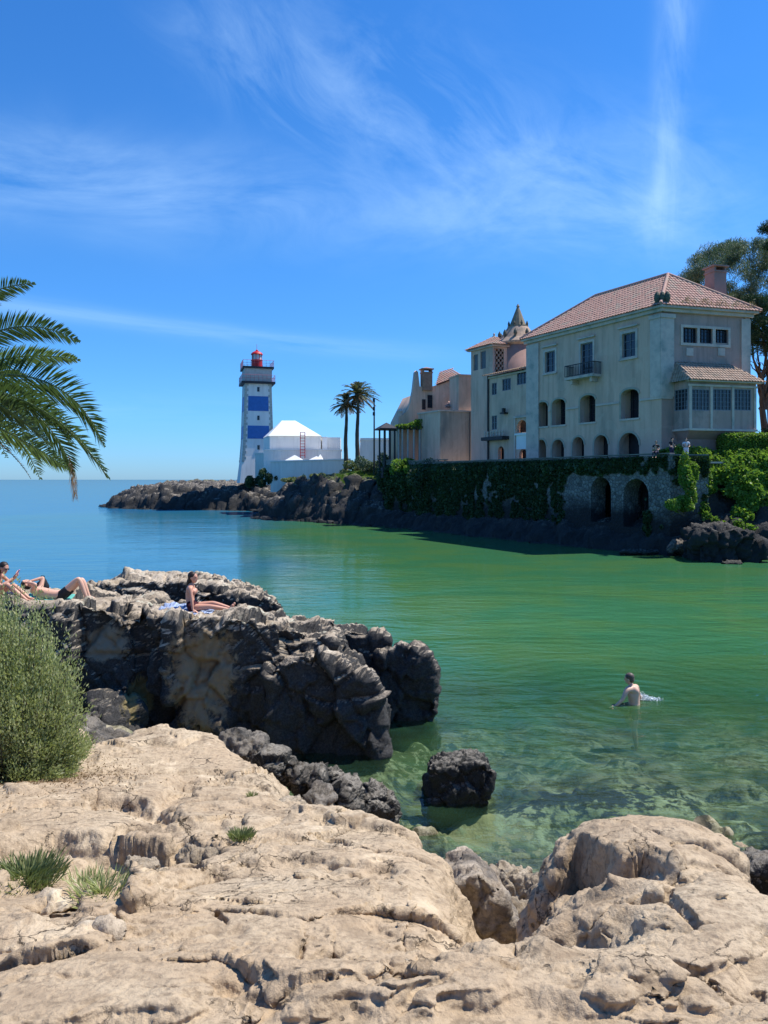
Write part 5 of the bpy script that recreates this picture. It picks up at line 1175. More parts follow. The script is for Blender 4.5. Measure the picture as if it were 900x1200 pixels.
# bright creepers over the bank right of the wall
n = 95000; X = rng.uniform(20.6, 40, n); t = rng.uniform(0, 1, n)
base = np.stack([X, 51.6+3.4*t**.9-(X-22)*.03, .9+6.3*t**.85], 1); base[:, 1] += 1.4*sstep(23.5, 21.5, X)
lump = fbm(base*np.array([.42, .2, .42]), 4, 230)
fine_ = fbm(base*1.4, 3, 236)
out_ = np.clip(.55+1.5*lump+.4*fine_, -.1, 1.9)
keep = (lump+.30*fine_ > -.22+.34*sstep(.4, .0, t)) & ((X > 22.6) | ((t > .35) & (fine_ > -.3)))
q = base.copy(); q[:, 1] -= out_*.8; q[:, 2] += out_*.42; q += rng.normal(size=q.shape)*.08
nm = np.array([[0, -.5, .7]])
cr = leaves('creeper', q[keep], .24, .19, M_creep, None, nm, (.45+.7*lump+.35*fine_)[keep], 1.1); tag(cr, kind='stuff', label='bright green creepers tumbling down the bank beside the sea wall', cat='creeper')
# small round bush at the foot, hedge at the top
def shrub(c, r, rz, per, nc, label, mat, size=.16, name='shrub', group=None, shell=.5):
    root = empty(name, (c[0], c[1], c[2]-rz), label, name, group)
    cs = [(c[0]+rng.normal()*r*.42, c[1]+rng.normal()*r*.35, c[2]+rng.normal()*rz*.35) for _ in range(nc)]
    P, tn = clumps(cs, [r*rng.uniform(.35, .6) for _ in cs], per, rz/r*1.1, shell)
    leaves('foliage', P, size, size*.7, mat, root, np.array([[0, 0, .4]]), tn)
    mb = MB()
    for k in range(6): q = cs[k % nc]; mb.tube([(c[0]+rng.normal()*.05, c[1], c[2]-rz-.2), q], [.04*r+.01, .01], 5)
    mb.build('stem', M_bark, root); return root
shrub(at(802, 592, 51.0), .95, .55, 700, 8, 'small round bright bush growing at the foot of the wall corner', M_creep, .15)
shrub(at(812, 558, 51.4), .8, 1.6, 500, 9, 'upright green bush trailing over the sea wall corner below the seated people', M_creep, .18)
def hedge(x0, x1, y0, y1, z0, z1, n, label, mat):
    root = empty('hedge', ((x0+x1)/2, (y0+y1)/2, z0), label, 'hedge'); P = np.stack([rng.uniform(x0, x1, n), rng.uniform(y0, y1, n), rng.uniform(z0, z1, n)], 1)
    s = rng.integers(0, 3, n); P[s == 0, 2] = z1+rng.normal(size=(s == 0).sum())*.06; P[s == 1, 1] = y0+rng.normal(size=(s == 1).sum())*.07; P[s == 2, 0] = x0+rng.normal(size=(s == 2).sum())*.07
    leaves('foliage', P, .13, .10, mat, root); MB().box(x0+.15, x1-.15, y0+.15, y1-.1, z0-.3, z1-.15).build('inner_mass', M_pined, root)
hedge(25.3, 34, 54.7, 56.2, 6.9, 8.65, 26000, 'clipped bright green hedge on the terrace under the bay window', M_creep)

# the pines behind the house
def tree(name, base, trunk, limbs, cls, rads, per, label, mat, leaf, flat=.55, shell=.15, D=None, spread=1, group=None):
    root = empty(name, base, label, 'tree', group)
    MB().tube(trunk[0], trunk[1], 10).build('trunk', M_bark, root)
    mb = MB()
    for l in limbs:
        pts = [Vector(p) for p in l[0]]; r0_, r1_ = l[1]
        q = []; 
        for k in range(len(pts)-1):
            for t in np.linspace(0, 1, 4, endpoint=False): q.append(pts[k].lerp(pts[k+1], t)+Vector(rng.normal(size=3))*r0_*.5)
        q.append(pts[-1]); mb.tube(q, list(np.linspace(r0_, r1_, len(q))), 6)
    mb.build('limbs', M_bark, root)
    P, tn = clumps(cls, rads, per, flat, shell)
    leaves('crown', P, leaf[0], leaf[1], mat, root, D, tn, spread); return root
Y = 69.0; bt = at(908, 520, Y); tb = (bt.x, bt.y, 6.5)
cls = []; 
for _ in range(110):
    px, py = rng.uniform(802, 985), 0; top = np.interp(px, [798, 815, 840, 870, 930, 990], [322, 298, 284, 280, 276, 300]); bot = np.interp(px, [798, 830, 880, 985], [334, 356, 368, 362])
    cls.append(tuple(at(px, rng.uniform(top+6, bot-4), Y+rng.uniform(-3.5, 3.5))))
top_ = at(905, 400, Y)
limbs = [([top_, at(px, (370+py)/2+12, Y+dy*.5), at(px, py, Y+dy)], (.22, .05)) for px, py, dy in ((880, 330, 1), (850, 325, -1), (830, 332, 2), (940, 320, 0), (965, 335, 1), (905, 300, -2), (870, 345, 3), (925, 340, -3))]
tree('pine_tree', tb, ([tb, at(903, 470, Y), top_], [.42, .34, .26]), limbs, cls, [rng.uniform(.7, 1.3) for _ in cls], 900, 'tall grey green umbrella pine rising behind the pink chimney of the house', M_pine, (.30, .040), .8, .0, np.array([[0, 0, 1.0]]), .9)
Y = 63.5; bt = at(902, 540, Y); tb = (bt.x, bt.y, 6.5); j = at(893, 478, Y)
cls = [tuple(at(rng.uniform(866, 960), rng.uniform(350, 412), Y+rng.uniform(-2, 2))) for _ in range(90)]+[tuple(at(rng.uniform(893, 950), rng.uniform(252, 292), Y+rng.uniform(-1, 1))) for _ in range(10)]
limbs = []
for k in range(15):
    px = 876+k*5.0; a = at(px+rng.uniform(-3, 3), 400+rng.uniform(-10, 10), Y+rng.uniform(-1.5, 1.5)); m1 = j.lerp(a, .5)+Vector((rng.normal()*.35, rng.normal()*.3, -.25)); limbs.append(([j, m1, a], (.15, .04)))
    for _ in range(2): c2 = m1+Vector((rng.normal()*.7, rng.normal()*.5, 1.8+rng.normal()*.4)); limbs.append(([m1, (m1+c2)/2+Vector((.15, 0, 0)), c2], (.07, .02)))
limbs.append(([j, at(925, 380, Y), at(915, 280, Y)], (.25, .06)))
tree('pine_tree', tb, ([tb, at(897, 510, Y), j], [.36, .30, .24]), limbs, cls, [rng.uniform(.55, .95) for _ in cls], 560, 'dark green pine with bare twisting branches at the right edge beside the bay window', M_pined, (.30, .05), .7, .0, None, 1)
# shade plants behind the bay: dark undergrowth at the right edge
shrub((32.5, 60, 8.6), 2.2, 1.6, 800, 9, 'dark undergrowth at the right edge behind the bay window', M_pined, .25)
for k, (px, py, Y, r, rz, lb, mt) in enumerate(((430, 548, 98, 2.0, 1.6, 'large grey green shrub between the palms and the kiosk', M_pine), (412, 551, 100, 1.6, 1.1, 'dusty shrub at the foot of the two palms', M_tuft),
        (447, 552, 94, 1.3, 2.0, 'dark green shrub climbing beside the kiosk posts', M_ivy), (312, 560, 106, 1.0, 1.2, 'dark bush at the left end of the white boundary wall', M_ivy), (374, 561, 104.5, 1.4, .6, 'low olive shrub at the foot of the white boundary wall', M_tuft),
        (398, 561, 104, 1.2, .7, 'low green shrub near the right end of the white boundary wall', M_pine), (297, 562, 116, 1.3, 1.0, 'dark shrub at the foot of the porch block beside the lighthouse', M_ivy), (345, 563, 104.5, 1.6, .5, 'flat dry shrub under the middle of the white boundary wall', M_tuft), (476, 548, 84.3, 1.5, 1.3, 'yellow green shrub hanging over the sea wall below the pergola', M_creep),
        (455, 560, 87.5, 1.0, 2.2, 'dark climbing shrub on the end of the sea wall under the kiosk', M_ivy), (497, 556, 80.6, 2.4, 1.9, 'big dark shrub spilling over the sea wall under the annex', M_ivy))):
    shrub(at(px, py, Y), r, rz, 420, 8, lb, mt, .22)
# vine on the pergola
vine = empty('vine', at(490, 494, 86.5), 'yellow green vine lying over the pergola roof', 'vine')
n = 9000; u = rng.uniform(0, 6.0, n); q = np.array([FP.p(a, 0, 0) for a in u]); z = zr+.1+rng.uniform(0, 1, n)*np.interp(u, [0, 1.5, 2.5, 4, 5, 6], [.45, .6, 1.15, 1.1, .5, .3])
q[:, 2] = z; q[:, 1] += rng.uniform(-.3, 2.6, n); q[:, 0] += rng.uniform(-.3, .3, n)
leaves('foliage', q, .2, .15, M_creep, vine); MB().tube([FP.p(3.2, -.2, zfl), FP.p(3.1, -.2, zr), FP.p(4.0, -.6, zr+.4)], .05, 6).build('stem', M_bark, vine)
# bright turf on the slope
n = 30000; c0 = at(420, 566, 97.5); X = c0.x+rng.normal(size=n)*1.5; Y_ = c0.y+rng.normal(size=n)*1.6; zt_l = land_z(X, Y_)
tf = leaves('grass', np.stack([X, Y_, zt_l+.10], 1), .30, .05, M_creep, None, np.array([[0, 0, 1.2]]), None, .6); tag(tf, kind='stuff', label='bright green turf patch on the slope below the palms', cat='grass')
n = 26000; X = rng.uniform(-24, 1, n); Y_ = rng.uniform(97, 108, n); zt_l = land_z(X, Y_); kp = (zt_l > 4.3) & (fbm(np.stack([X, Y_, 0*X], 1)*.4, 3, 5) > .0)
tf = leaves('dry_grass', np.stack([X, Y_, zt_l+.12], 1)[kp], .42, .06, M_tuft, None, np.array([[0, 0, 1.2]]), None, .7); tag(tf, kind='stuff', label='dry grass on top of the rocks below the white wall', cat='grass')
# weeds in the roof gutter
n = 2600; u = rng.uniform(1.5, L2+.3, n); q = np.array([FS.p(a, rng.uniform(-.3, .45), ZE+.05) for a in u]); q[:, 2] += rng.uniform(0, 1, n)**2*.75*(.4+.6*np.sin(u*2.1)**2)
rwd = empty('roof_weeds', FS.p(3, .2, ZE), 'dry straw coloured weeds growing along the eave of the main house roof', 'weeds'); leaves('stalks', q, .26, .035, leafy('dry weed', (.16, .13, .07), (.34, .28, .17), .8, .2), rwd, np.array([[0, 0, 1.5]]))

# the leafy bush at the left
bx, by_ = at(8, 900, 6.6).x, 6.6; bz_ = fore_h(bx, by_)
bush = empty('bush', (bx, by_, bz_), 'large sage green leafy bush growing on the rock at the left edge', 'bush')
mb = MB(); PP, DD, TT = [], [], []
for k in range(520):
    a = rng.uniform(0, 2*math.pi); e_ = math.acos(rng.uniform(.0, 1)); R_ = np.array([.62, .58, 1.44])*rng.uniform(.82, 1.06)*(1+.12*math.sin(3*a+1))
    tipv = np.array([math.sin(e_)*math.cos(a)*R_[0], math.sin(e_)*math.sin(a)*R_[1], math.cos(e_)*R_[2]+.06]); root_ = np.array([tipv[0]*.25, tipv[1]*.25, -.03])
    mid = root_*.5+tipv*.5+np.array([tipv[0]*.15, tipv[1]*.15, -.06])
    o_ = np.array([bx, by_, bz_])
    if k % 2 == 0: mb.tube([o_+root_, o_+mid, o_+tipv], [.007, .005, .002], 4, False)
    nl = 165; t = rng.uniform(.42, 1.03, nl)[:, None]**.8; p = (1-t)**2*root_+2*t*(1-t)*mid+t*t*tipv
    PP.append(o_+p+rng.normal(size=(nl, 3))*.030); dd = tipv/np.linalg.norm(tipv); DD.append(np.repeat((dd+np.array([0, 0, .5]))[None], nl, 0)); TT.append(np.full(nl, rng.uniform(.25, .75)))
mb.build('stems', M_bark, bush); leaves('foliage', np.concatenate(PP), .033, .012, M_bush, bush, np.concatenate(DD), np.concatenate(TT), .9)
# tufts in the cracks
def tuft(px, py, n_, h, sp_, label, mat=M_tuft, lean=.9, n=None):
    n = int(n_*2.2); sp_ *= 1.15
    return _tuft(px, py, n, h, sp_, label, mat, lean)
def _tuft(px, py, n, h, sp_, label, mat=M_tuft, lean=.55):
    X, Y = fp(px, py); z = fore_h(X, Y); root = empty('plant', (X, Y, z-.01), label, 'plant')
    a = rng.uniform(0, 2*math.pi, n); r = rng.uniform(0, sp_, n); P = np.stack([X+r*np.cos(a), Y+r*np.sin(a), np.full(n, z)], 1)
    d = np.stack([np.cos(a)*lean*rng.uniform(.2, 1.2, n), np.sin(a)*lean*rng.uniform(.2, 1.2, n), np.ones(n)], 1); d /= np.linalg.norm(d, axis=1)[:, None]
    k = rng.uniform(.5, 1, n)[:, None]*h; w_ = np.cross(d, rvec(n)); w_ /= np.linalg.norm(w_, axis=1)[:, None]; w_ *= .0012+h*.008
    mid = P+d*k*.55; tip = P+d*k; tip[:, 2] -= k[:, 0]*.18
    V = np.stack([P-w_, P+w_, mid+w_*1.3, tip, mid-w_*1.3], 1).reshape(-1, 3); me = mesh_np('blades', V, np.arange(5*n).reshape(n, 5))
    at_ = me.attributes.new('tone', 'FLOAT', 'POINT'); at_.data.foreach_set('value', np.repeat(rng.uniform(0, 1, n), 5).astype(np.float32)); link('blades', me, mat, root); return root
tuft(30, 1032, 520, .12, .14, 'bushy green tuft growing in the hollow at the left edge of the rock')
tuft(96, 1022, 160, .09, .14, 'sparse grey green plant in the stony hollow right of the bushy tuft', M_bush)
tuft(120, 1045, 110, .10, .12, 'thin low plant beside the pale rock lip', M_bush)
tuft(283, 980, 160, .08, .06, 'small green tuft in a crack near the middle of the shelf')
tuft(133, 1086, 60, .075, .025, 'tiny green sprig beside the white stone at the lower left')
tuft(72, 905, 120, .12, .12, 'dry little plant at the foot of the large leafy bush', M_bush)
tuft(296, 935, 40, .06, .03, 'tiny sprig in the rock edge above the small green tuft')
# leaf litter under the bush
n = 2500; X = bx+.35+rng.normal(size=n)*.45; Y_ = by_-.25+rng.normal(size=n)*.4; z = fore_z(X, Y_)
lt = leaves('leaf_litter', np.stack([X, Y_, z+.006], 1), .03, .008, M_palmd, None, None, None); tag(lt, kind='stuff', label='dry leaf litter scattered under the leafy bush', cat='leaf litter')

# ------------------------------------------------------------------ palms
def frond(name, pts, leaf, wd, n, mat, parent, rr=.018, droop=.25, vee=.5, tones=(.2, .8), seg=2, roll=0.0):
    """pts: 3 control points of the rachis (quadratic)"""
    a, b_, c = [np.array(p, float) for p in pts]; t = np.linspace(0, 1, 24)[:, None]; C_ = (1-t)**2*a+2*t*(1-t)*b_+t*t*c
    vs, fs = [], []; mb = MB().tube([tuple(p) for p in C_], list(np.linspace(rr, rr*.25, 24)), 5); V = np.array(mb.v); nb = len(V)
    s = np.repeat(np.linspace(.12, 1.0, n), 2)+rng.normal(size=2*n)*.003; s = np.clip(s, 0, 1)[:, None]; P = (1-s)**2*a+2*s*(1-s)*b_+s*s*c
    T = 2*(1-s)*(b_-a)+2*s*(c-b_); T /= np.linalg.norm(T, axis=1)[:, None]
    side = np.cross(T, np.array([0, 0, 1.0])); side /= np.linalg.norm(side, axis=1)[:, None]+1e-9; up = np.cross(side, T); side, up = side*math.cos(roll)+up*math.sin(roll), up*math.cos(roll)-side*math.sin(roll); sg = np.tile([1, -1], n)[:, None]
    D = T*.75+side*sg*(.85+rng.normal(size=(2*n, 1))*.08)+up*vee*rng.uniform(.5, 1.3, (2*n, 1))+rng.normal(size=(2*n, 3))*.07; D /= np.linalg.norm(D, axis=1)[:, None]
    L = leaf*np.sin(np.clip(s*.92+.10, 0, 1)*math.pi)[:, :1]**.55*rng.uniform(.85, 1.1, (2*n, 1))+leaf*.12
    wv_ = np.cross(D, up); wv_ /= np.linalg.norm(wv_, axis=1)[:, None]; wv_ = wv_*wd*.5+up*wd*.15
    mid = P+D*L*.5; tip = P+D*L; tip[:, 2] -= (L*droop)[:, 0]; mid[:, 2] -= (L*droop*.2)[:, 0]
    Q = np.stack([P-wv_*.5, P+wv_*.5, mid+wv_, tip, mid-wv_], 1).reshape(-1, 3)
    me = mesh_np(name, np.concatenate([V, Q]), [np.array([f for f in mb.f if len(f) == 4]), nb+np.arange(10*n).reshape(-1, 5)])
    tn = np.concatenate([np.full(nb, .9), np.repeat(rng.uniform(tones[0], tones[1], 2*n), 5)]); at_ = me.attributes.new('tone', 'FLOAT', 'POINT'); at_.data.foreach_set('value', tn.astype(np.float32))
    return link(name, me, mat, parent)
pcx = at(-95, 470, 9.6); px0, py0, pz0 = pcx; gz = fore_h(px0, py0)
palm = empty('palm_tree', (px0, py0, gz), 'near palm whose long feathery fronds hang into the picture at the left edge', 'palm tree')
mb = MB(); K = 26
tk = [(px0+.03*math.sin(k), py0, gz-.1+(pz0-gz+.1)*k/K) for k in range(K+1)]; mb.tube(tk, [.26+.025*(k % 2)+.05*(k/K)**3 for k in range(K+1)], 14); mb.build('trunk', simple('palm trunk', (.15, .11, .08), (.08, .06, .045), 3, .95, .8, 9, .05, (1, 1, 2)), palm)
def A(px, py, Y): return tuple(at(px, py, Y))
b0_ = A(-92, 462, 9.6)
for (p1, p2, lf, mt, tn, vv) in (((A(-60, 335, 9.5), A(40, 332, 9.2), .24, M_palm, (.1, .5), .2)), (A(-5, 345, 9.4), A(93, 400, 9.3), .28, M_palm, (.05, .6), .30),
        (A(0, 402, 9.8), A(93, 422, 10.0), .24, M_palml, (.2, .8), .30), (A(70, 395, 9.2), A(122, 522, 9.0), .46, M_palm, (.15, .8), .40), (A(42, 428, 8.8), A(127, 560, 8.6), .42, M_palm, (.05, .6), .40),
        (A(50, 440, 9.9), A(86, 556, 9.8), .46, M_palm, (.05, .55), .40), (A(10, 500, 9.4), A(78, 548, 9.2), .32, M_palml, (.1, .8), .25), (A(-20, 440, 9.0), A(58, 520, 8.6), .42, M_palm, (.3, .9), .35)):
    frond('frond', (b0_, p1, p2), lf*1.05, .019, 118, mt, palm, .018, .10, vv*.5, tn, roll=rng.uniform(.70, 1.0))
frond('dead_frond', (A(-60, 485, 9.5), A(10, 515, 9.3), A(36, 561, 9.2)), .05, .012, 30, M_palmd, palm, .012, .3)
frond('dead_frond', (A(80, 535, 9.8), A(90, 552, 9.8), A(89, 584, 9.8)), .16, .03, 26, M_palmd, palm, .010, .9, -.1)
for k in range(18):
    a = math.radians(70+k*12.5); e_ = .25+.9*rng.random(); L = 2.6; d = Vector((math.cos(a), math.sin(a), 0)); b1 = Vector(b0_)
    frond('frond', (b0_, tuple(b1+d*L*.5+Vector((0, 0, L*.55*e_))), tuple(b1+d*L+Vector((0, 0, L*(e_-.95)*.8)))), .42, .020, 80, M_palm, palm)
def far_palm(px, pyb, pyt, Y, R, nf, label, seed):
    b_ = at(px, pyb, Y); t_ = at(px+.8, pyt, Y); gz_ = land_h(b_.x, b_.y)-.1
    root = empty('palm_tree', (b_.x, b_.y, gz_), label, 'palm tree', 'tall palms by the lamp post')
    K = 14; mb = MB().tube([Vector((b_.x, b_.y, gz_)).lerp(t_, k/K)+Vector((.05*math.sin(k*.7), 0, 0)) for k in range(K+1)], [.34-.012*k+.02*(k % 2)+(.16 if k == K else 0) for k in range(K+1)], 10); mb.build('trunk', M_bark, root)
    MB().lathe((t_.x, t_.y, t_.z-.55), [(.2, 0), (.42, .35), (.38, .8), (.1, 1.2)], 10).build('crown_heart', M_palmd, root)
    for k in range(nf):
        a = rng.uniform(0, 2*math.pi); e_ = rng.uniform(-.7, 1.45); L = R*rng.uniform(.88, 1.08)*(1 if e_ > -.2 else .85); d = Vector((math.cos(a), math.sin(a), 0)); h = math.cos(e_); v_ = math.sin(e_)
        frond('frond', (tuple(t_), tuple(t_+d*L*.5*h+Vector((0, 0, L*.55*v_+.15))), tuple(t_+d*L*h+Vector((0, 0, L*v_*.8-L*.26)))), .50, .05, 30, M_palmf if e_ > -.15 else M_palmd, root, .035, .3, .3)
far_palm(405, 537, 474, 101, 2.75, 52, 'shorter of the two palms, its trunk nearer the white wall', 1)
far_palm(418.5, 538, 463, 100, 3.25, 60, 'taller of the two palms, standing next to the lamp post', 2)
# ------------------------------------------------------------------ people
def skin_mat(name, c):
    m, nt, b = new_mat(name); b.inputs['Roughness'].default_value = .5; b.inputs['Subsurface Weight'].default_value = .08; b.inputs['Subsurface Radius'].default_value = (.02, .008, .004)
    col = mixc(nt, noise(nt, pos(nt), 6, 4), tuple(x*.86 for x in c), c); nt.links.new(col, b.inputs['Base Color']); return m
M_skA = skin_mat('fair sun warmed skin', (.66, .38, .26)); M_skB = skin_mat('tanned pink skin', (.58, .29, .19)); M_skC = skin_mat('light skin', (.72, .44, .31))
M_hair = simple('dark brown hair', (.030, .018, .012), None, 30, .45, .6, 80, .01, (1, 1, .2)); M_hairg = simple('grey brown hair', (.13, .10, .08), (.07, .05, .04), 40, .5)
M_black = simple('black cloth', (.012, .012, .014), None, 8, .8) if False else M_black
M_bcl = simple('black swim cloth', (.012, .012, .015), (.02, .02, .024), 12, .75, .3, 30, .01)
M_wine = simple('dark wine cloth', (.06, .008, .014), None, 8, .8)
M_navy = simple('navy cloth', (.02, .025, .06), None, 8, .8)
def skin_chain(chains, base, levels=2):
    """chains: lists of (point, radius); the first chain holds the root. One continuous skinned surface."""
    bm = bmesh.new(); lay = bm.verts.layers.skin.verify(); cache = {}
    def vert(p, r):
        k = tuple(round(c, 4) for c in p)
        if k not in cache:
            v = bm.verts.new(base+Vector(p)); v[lay].radius = (r, r) if not isinstance(r, tuple) else r; cache[k] = v
            if len(cache) == 1: v[lay].use_root = True
        return cache[k]
    for ch in chains:
        vs = [vert(p, r) for p, r in ch]
        for a, b_ in zip(vs, vs[1:]):
            if a != b_ and not bm.edges.get((a, b_)): bm.edges.new((a, b_))
    me = bpy.data.meshes.new('s'); bm.to_mesh(me); bm.free(); o = bpy.data.objects.new('s', me); COL.objects.link(o)
    sk = o.modifiers.new('k', 'SKIN'); sk.use_smooth_shade = True; sb = o.modifiers.new('u', 'SUBSURF'); sb.levels = levels; sb.render_levels = levels
    evalmods(o); me = o.data; V = [v.co.copy() for v in me.vertices]; F = [tuple(p.vertices) for p in me.polygons]; bpy.data.objects.remove(o); return V, F
def blob(c, r, R=None, n=14):      # ellipsoid
    V, F = [], []; R = R or Matrix.Identity(3); c = Vector(c)
    for i in range(n+1):
        for j in range(2*n):
            a, b_ = math.pi*i/n, math.pi*j/n; V.append(c+R@Vector((math.sin(a)*math.cos(b_)*r[0], math.sin(a)*math.sin(b_)*r[1], math.cos(a)*r[2])))
    for i in range(n):
        for j in range(2*n): F.append((i*2*n+j, i*2*n+(j+1) % (2*n), (i+1)*2*n+(j+1) % (2*n), (i+1)*2*n+j))
    return V, F
def fuse(name, parts, voxel, mat, parent, smooth=4):
    V, F = [], []
    for v, f in parts: b_ = len(V); V += [tuple(x) for x in v]; F += [tuple(i+b_ for i in q) for q in f]
    me = bpy.data.meshes.new(name); me.from_pydata(V, [], F); o = bpy.data.objects.new(name, me); COL.objects.link(o)
    md = o.modifiers.new('r', 'REMESH'); md.mode = 'VOXEL'; md.voxel_size = voxel; md.use_smooth_shade = True
    s = o.modifiers.new('sm', 'SMOOTH'); s.iterations = smooth; s.factor = .5
    me = evalmods(o); me.name = name; me.materials.clear(); me.materials.append(mat)
    if parent is not None: o.parent = parent; o.matrix_parent_inverse = pinv(parent)
    return o
def head_parts(h, fwd, up, s=1.0):
    fwd = Vector(fwd).normalized(); up = Vector(up); up = (up-fwd*up.dot(fwd)).normalized(); rt = fwd.cross(up); h = Vector(h)
    R = Matrix((fwd, rt, up)).transposed(); P = []
    L = lambda x, y, z: h+R@Vector((x*s, y*s, z*s))
    P.append(blob(L(-.012, 0, .025), (.098*s, .077*s, .095*s), R)); P.append(blob(L(.022, 0, -.045), (.066*s, .056*s, .075*s), R)); P.append(blob(L(.045, 0, -.088), (.032*s, .032*s, .026*s), R, 8))
    P.append(blob(L(.092, 0, -.02), (.020*s, .014*s, .026*s), R, 8)); P.append(blob(L(.078, 0, .022), (.016*s, .05*s, .014*s), R, 8)); P.append(blob(L(.078, 0, -.060), (.014*s, .026*s, .009*s), R, 8))
    for sd in (1, -1): P.append(blob(L(-.005, sd*.078*s/s, -.012), (.020*s, .010*s, .032*s), R, 8))
    return P, L, R
def hand(w, d, palm, s=1.0, curl=.3):
    """fingers rooted in the palm: w wrist, d pointing direction, palm = palm normal"""
    w = Vector(w); d = Vector(d).normalized(); n = Vector(palm); n = (n-d*n.dot(d)).normalized(); sd = d.cross(n); P = []
    base = Vector((0, 0, 0))
    P.append(skin_chain([[(tuple(w-d*.02), .024*s), (tuple(w+d*.04*s), (.036*s)), (tuple(w+d*.085*s), .034*s)]], base, 1))
    for k, (off, L) in enumerate(((-.030, .068), (-.010, .078), (.011, .073), (.030, .058))):
        a = w+d*.075*s+sd*off*s; q = [a]; dd = d.copy()
        for j in range(3): dd = (dd+n*curl*(.6+.3*j)).normalized(); q.append(q[-1]+dd*L*s*(.42, .32, .26)[j])
        P.append(skin_chain([[(tuple(p), r*s) for p, r in zip(q, (.0105, .0100, .0092, .0078))]], base, 1))
    a = w+d*.025*s-sd*.028*s; P.append(skin_chain([[(tuple(a), .014*s), (tuple(a+(d*.5-sd*.7+n*.2).normalized()*.035*s), .012*s), (tuple(a+(d*.5-sd*.7+n*.2).normalized()*.035*s+(d*.8-sd*.3+n*.3).normalized()*.032*s), .0095*s)]], base, 1))
    return P
def person(label, base, J, skin, voxel=.011, group=None, hair=None, hairm=None, hs=1.0, hands=True, female=False, shades=False, bulk=1.0):
    """J: joints relative to base"""
    base = Vector(base); root = empty('person', base, label, 'person', group); V_ = lambda k: Vector(J[k])
    r = dict(pel=.115, wai=.098 if female else .108, che=.112 if female else .125, nb=.058, nt=.05)
    sp_ = [(J['pel'], r['pel']), (J['wai'], r['wai']), (J['che'], r['che']), (tuple(V_('che').lerp(V_('nb'), .6)), .085), (J['nb'], r['nb']), (J['nt'], r['nt'])]
    ch = [sp_]
    for s in 'lr':
        sh = J['sh'+s]; ch.append([(tuple(V_('che').lerp(V_('nb'), .6)), .085), (sh, .054 if female else .062), (tuple(V_('sh'+s).lerp(V_('el'+s), .4)), .044 if female else .050), (J['el'+s], .036), (tuple(V_('el'+s).lerp(V_('wr'+s), .35)), .036), (J['wr'+s], .024)])
        hp, kn, an, to = V_('hp'+s), V_('kn'+s), V_('an'+s), V_('to'+s)
        ch.append([(J['pel'], r['pel']), (tuple(hp), .092), (tuple(hp.lerp(kn, .45)), .078), (tuple(kn), .054), (tuple(kn.lerp(an, .32)), .055), (tuple(an), .034), (tuple(an.lerp(to, .55)), .034), (tuple(to), .024)])
    ch = [[(p, q*bulk) for p, q in c] for c in ch]; parts = [skin_chain(ch, base)]
    if female:
        f = Vector(J['fwd_t']).normalized(); sdv = (V_('shl')-V_('shr')).normalized()
        for s in (1, -1): parts.append(blob(base+V_('che')+f*.085+sdv*.07*s, (.065, .065, .065), None, 10))
    hp_, L, R = head_parts(base+Vector(J['hd']), J['fwd'], J['up'], hs); parts += hp_
    if hands:
        for s in 'lr':
            w_ = base+V_('wr'+s); d = J.get('hd'+s, tuple(V_('wr'+s)-V_('el'+s))); parts += hand(w_, d, J.get('pn'+s, (0, 0, -1)), 1.0)
    fuse('body', parts, voxel, skin, root, 3)
    hm = hairm or M_hair
    hp2 = [blob(L(-.025, 0, .042), (.100*hs, .086*hs, .090*hs), R), blob(L(-.055, 0, -.01), (.062*hs, .075*hs, .085*hs), R)]
    if hair: hp2.append(skin_chain([[(tuple(Vector(p)), q) for p, q in hair(L)]], Vector((0, 0, 0)), 2))
    fuse('hair', hp2, .010, hm, root, 2)
    for s in (1, -1):
        v, f = blob(L(.080, .030*s, .0), (.010, .014, .009), R, 6); MBe = MB(); MBe.add(v, f); MBe.build('eye' if not shades else 'sunglass_lens', M_iron, root, True)
    if shades:
        mb = MB(); v, f = blob(L(.088, 0, .002), (.012, .066, .019), R, 8); mb.add(v, f); mb.build('sunglasses', M_iron, root, True)
    return root, ch, L, R
def cloth(name, base, chain, grow, mat, parent, voxel=.012):
    ch = [[(p, r_*grow if not isinstance(r_, tuple) else r_) for p, r_ in c] for c in chain]
    return fuse(name, [skin_chain(c2, Vector(base)) for c2 in [ch]], voxel, mat, parent, 3)
def lerp3(a, b_, t): return tuple(Vector(a).lerp(Vector(b_), t))

# woman sitting on the outcrop, legs stretched towards the sea
wb_ = at(224, 714, 15.9); wb_.z = 2.46
J = dict(pel=(0, 0, .115), wai=(-.035, 0, .27), che=(-.02, 0, .43), nb=(.0, 0, .57), nt=(.02, 0, .63), hd=(.045, 0, .735), fwd=(1, -.25, .05), up=(-.05, 0, 1), fwd_t=(1, 0, .1),
         shl=(-.01, .165, .535), ell=(-.05, .23, .28), wrl=(-.10, .26, .05), shr=(.02, -.165, .53), elr=(.07, -.215, .29), wrr=(.10, -.25, .07), hdl=(.8, .2, -.3), hdr=(.9, -.1, -.25), pnl=(0, 0, -1), pnr=(0, 0, -1),
         hpl=(.03, .09, .10), knl=(.44, .10, .17), anl=(.85, .08, .06), tol=(.93, .07, .19), hpr=(.03, -.09, .10), knr=(.43, -.10, .13), anr=(.83, -.04, .055), tor=(.92, -.05, .17))
wo, ch, L, R = person('woman with long dark hair sitting alone on the outcrop with legs stretched out', wb_, J, M_skB, hair=lambda L: [(L(-.05, 0, .02), .07), (L(-.10, .0, -.10), .066), (L(-.13, 0, -.24), .055), (L(-.12, 0, -.36), .03)], female=True)
cloth('bikini_top', wb_, [[(lerp3(J['che'], J['wai'], .12), .118), (lerp3(J['che'], J['nb'], .12), .122)]], 1.02, M_wine, wo)
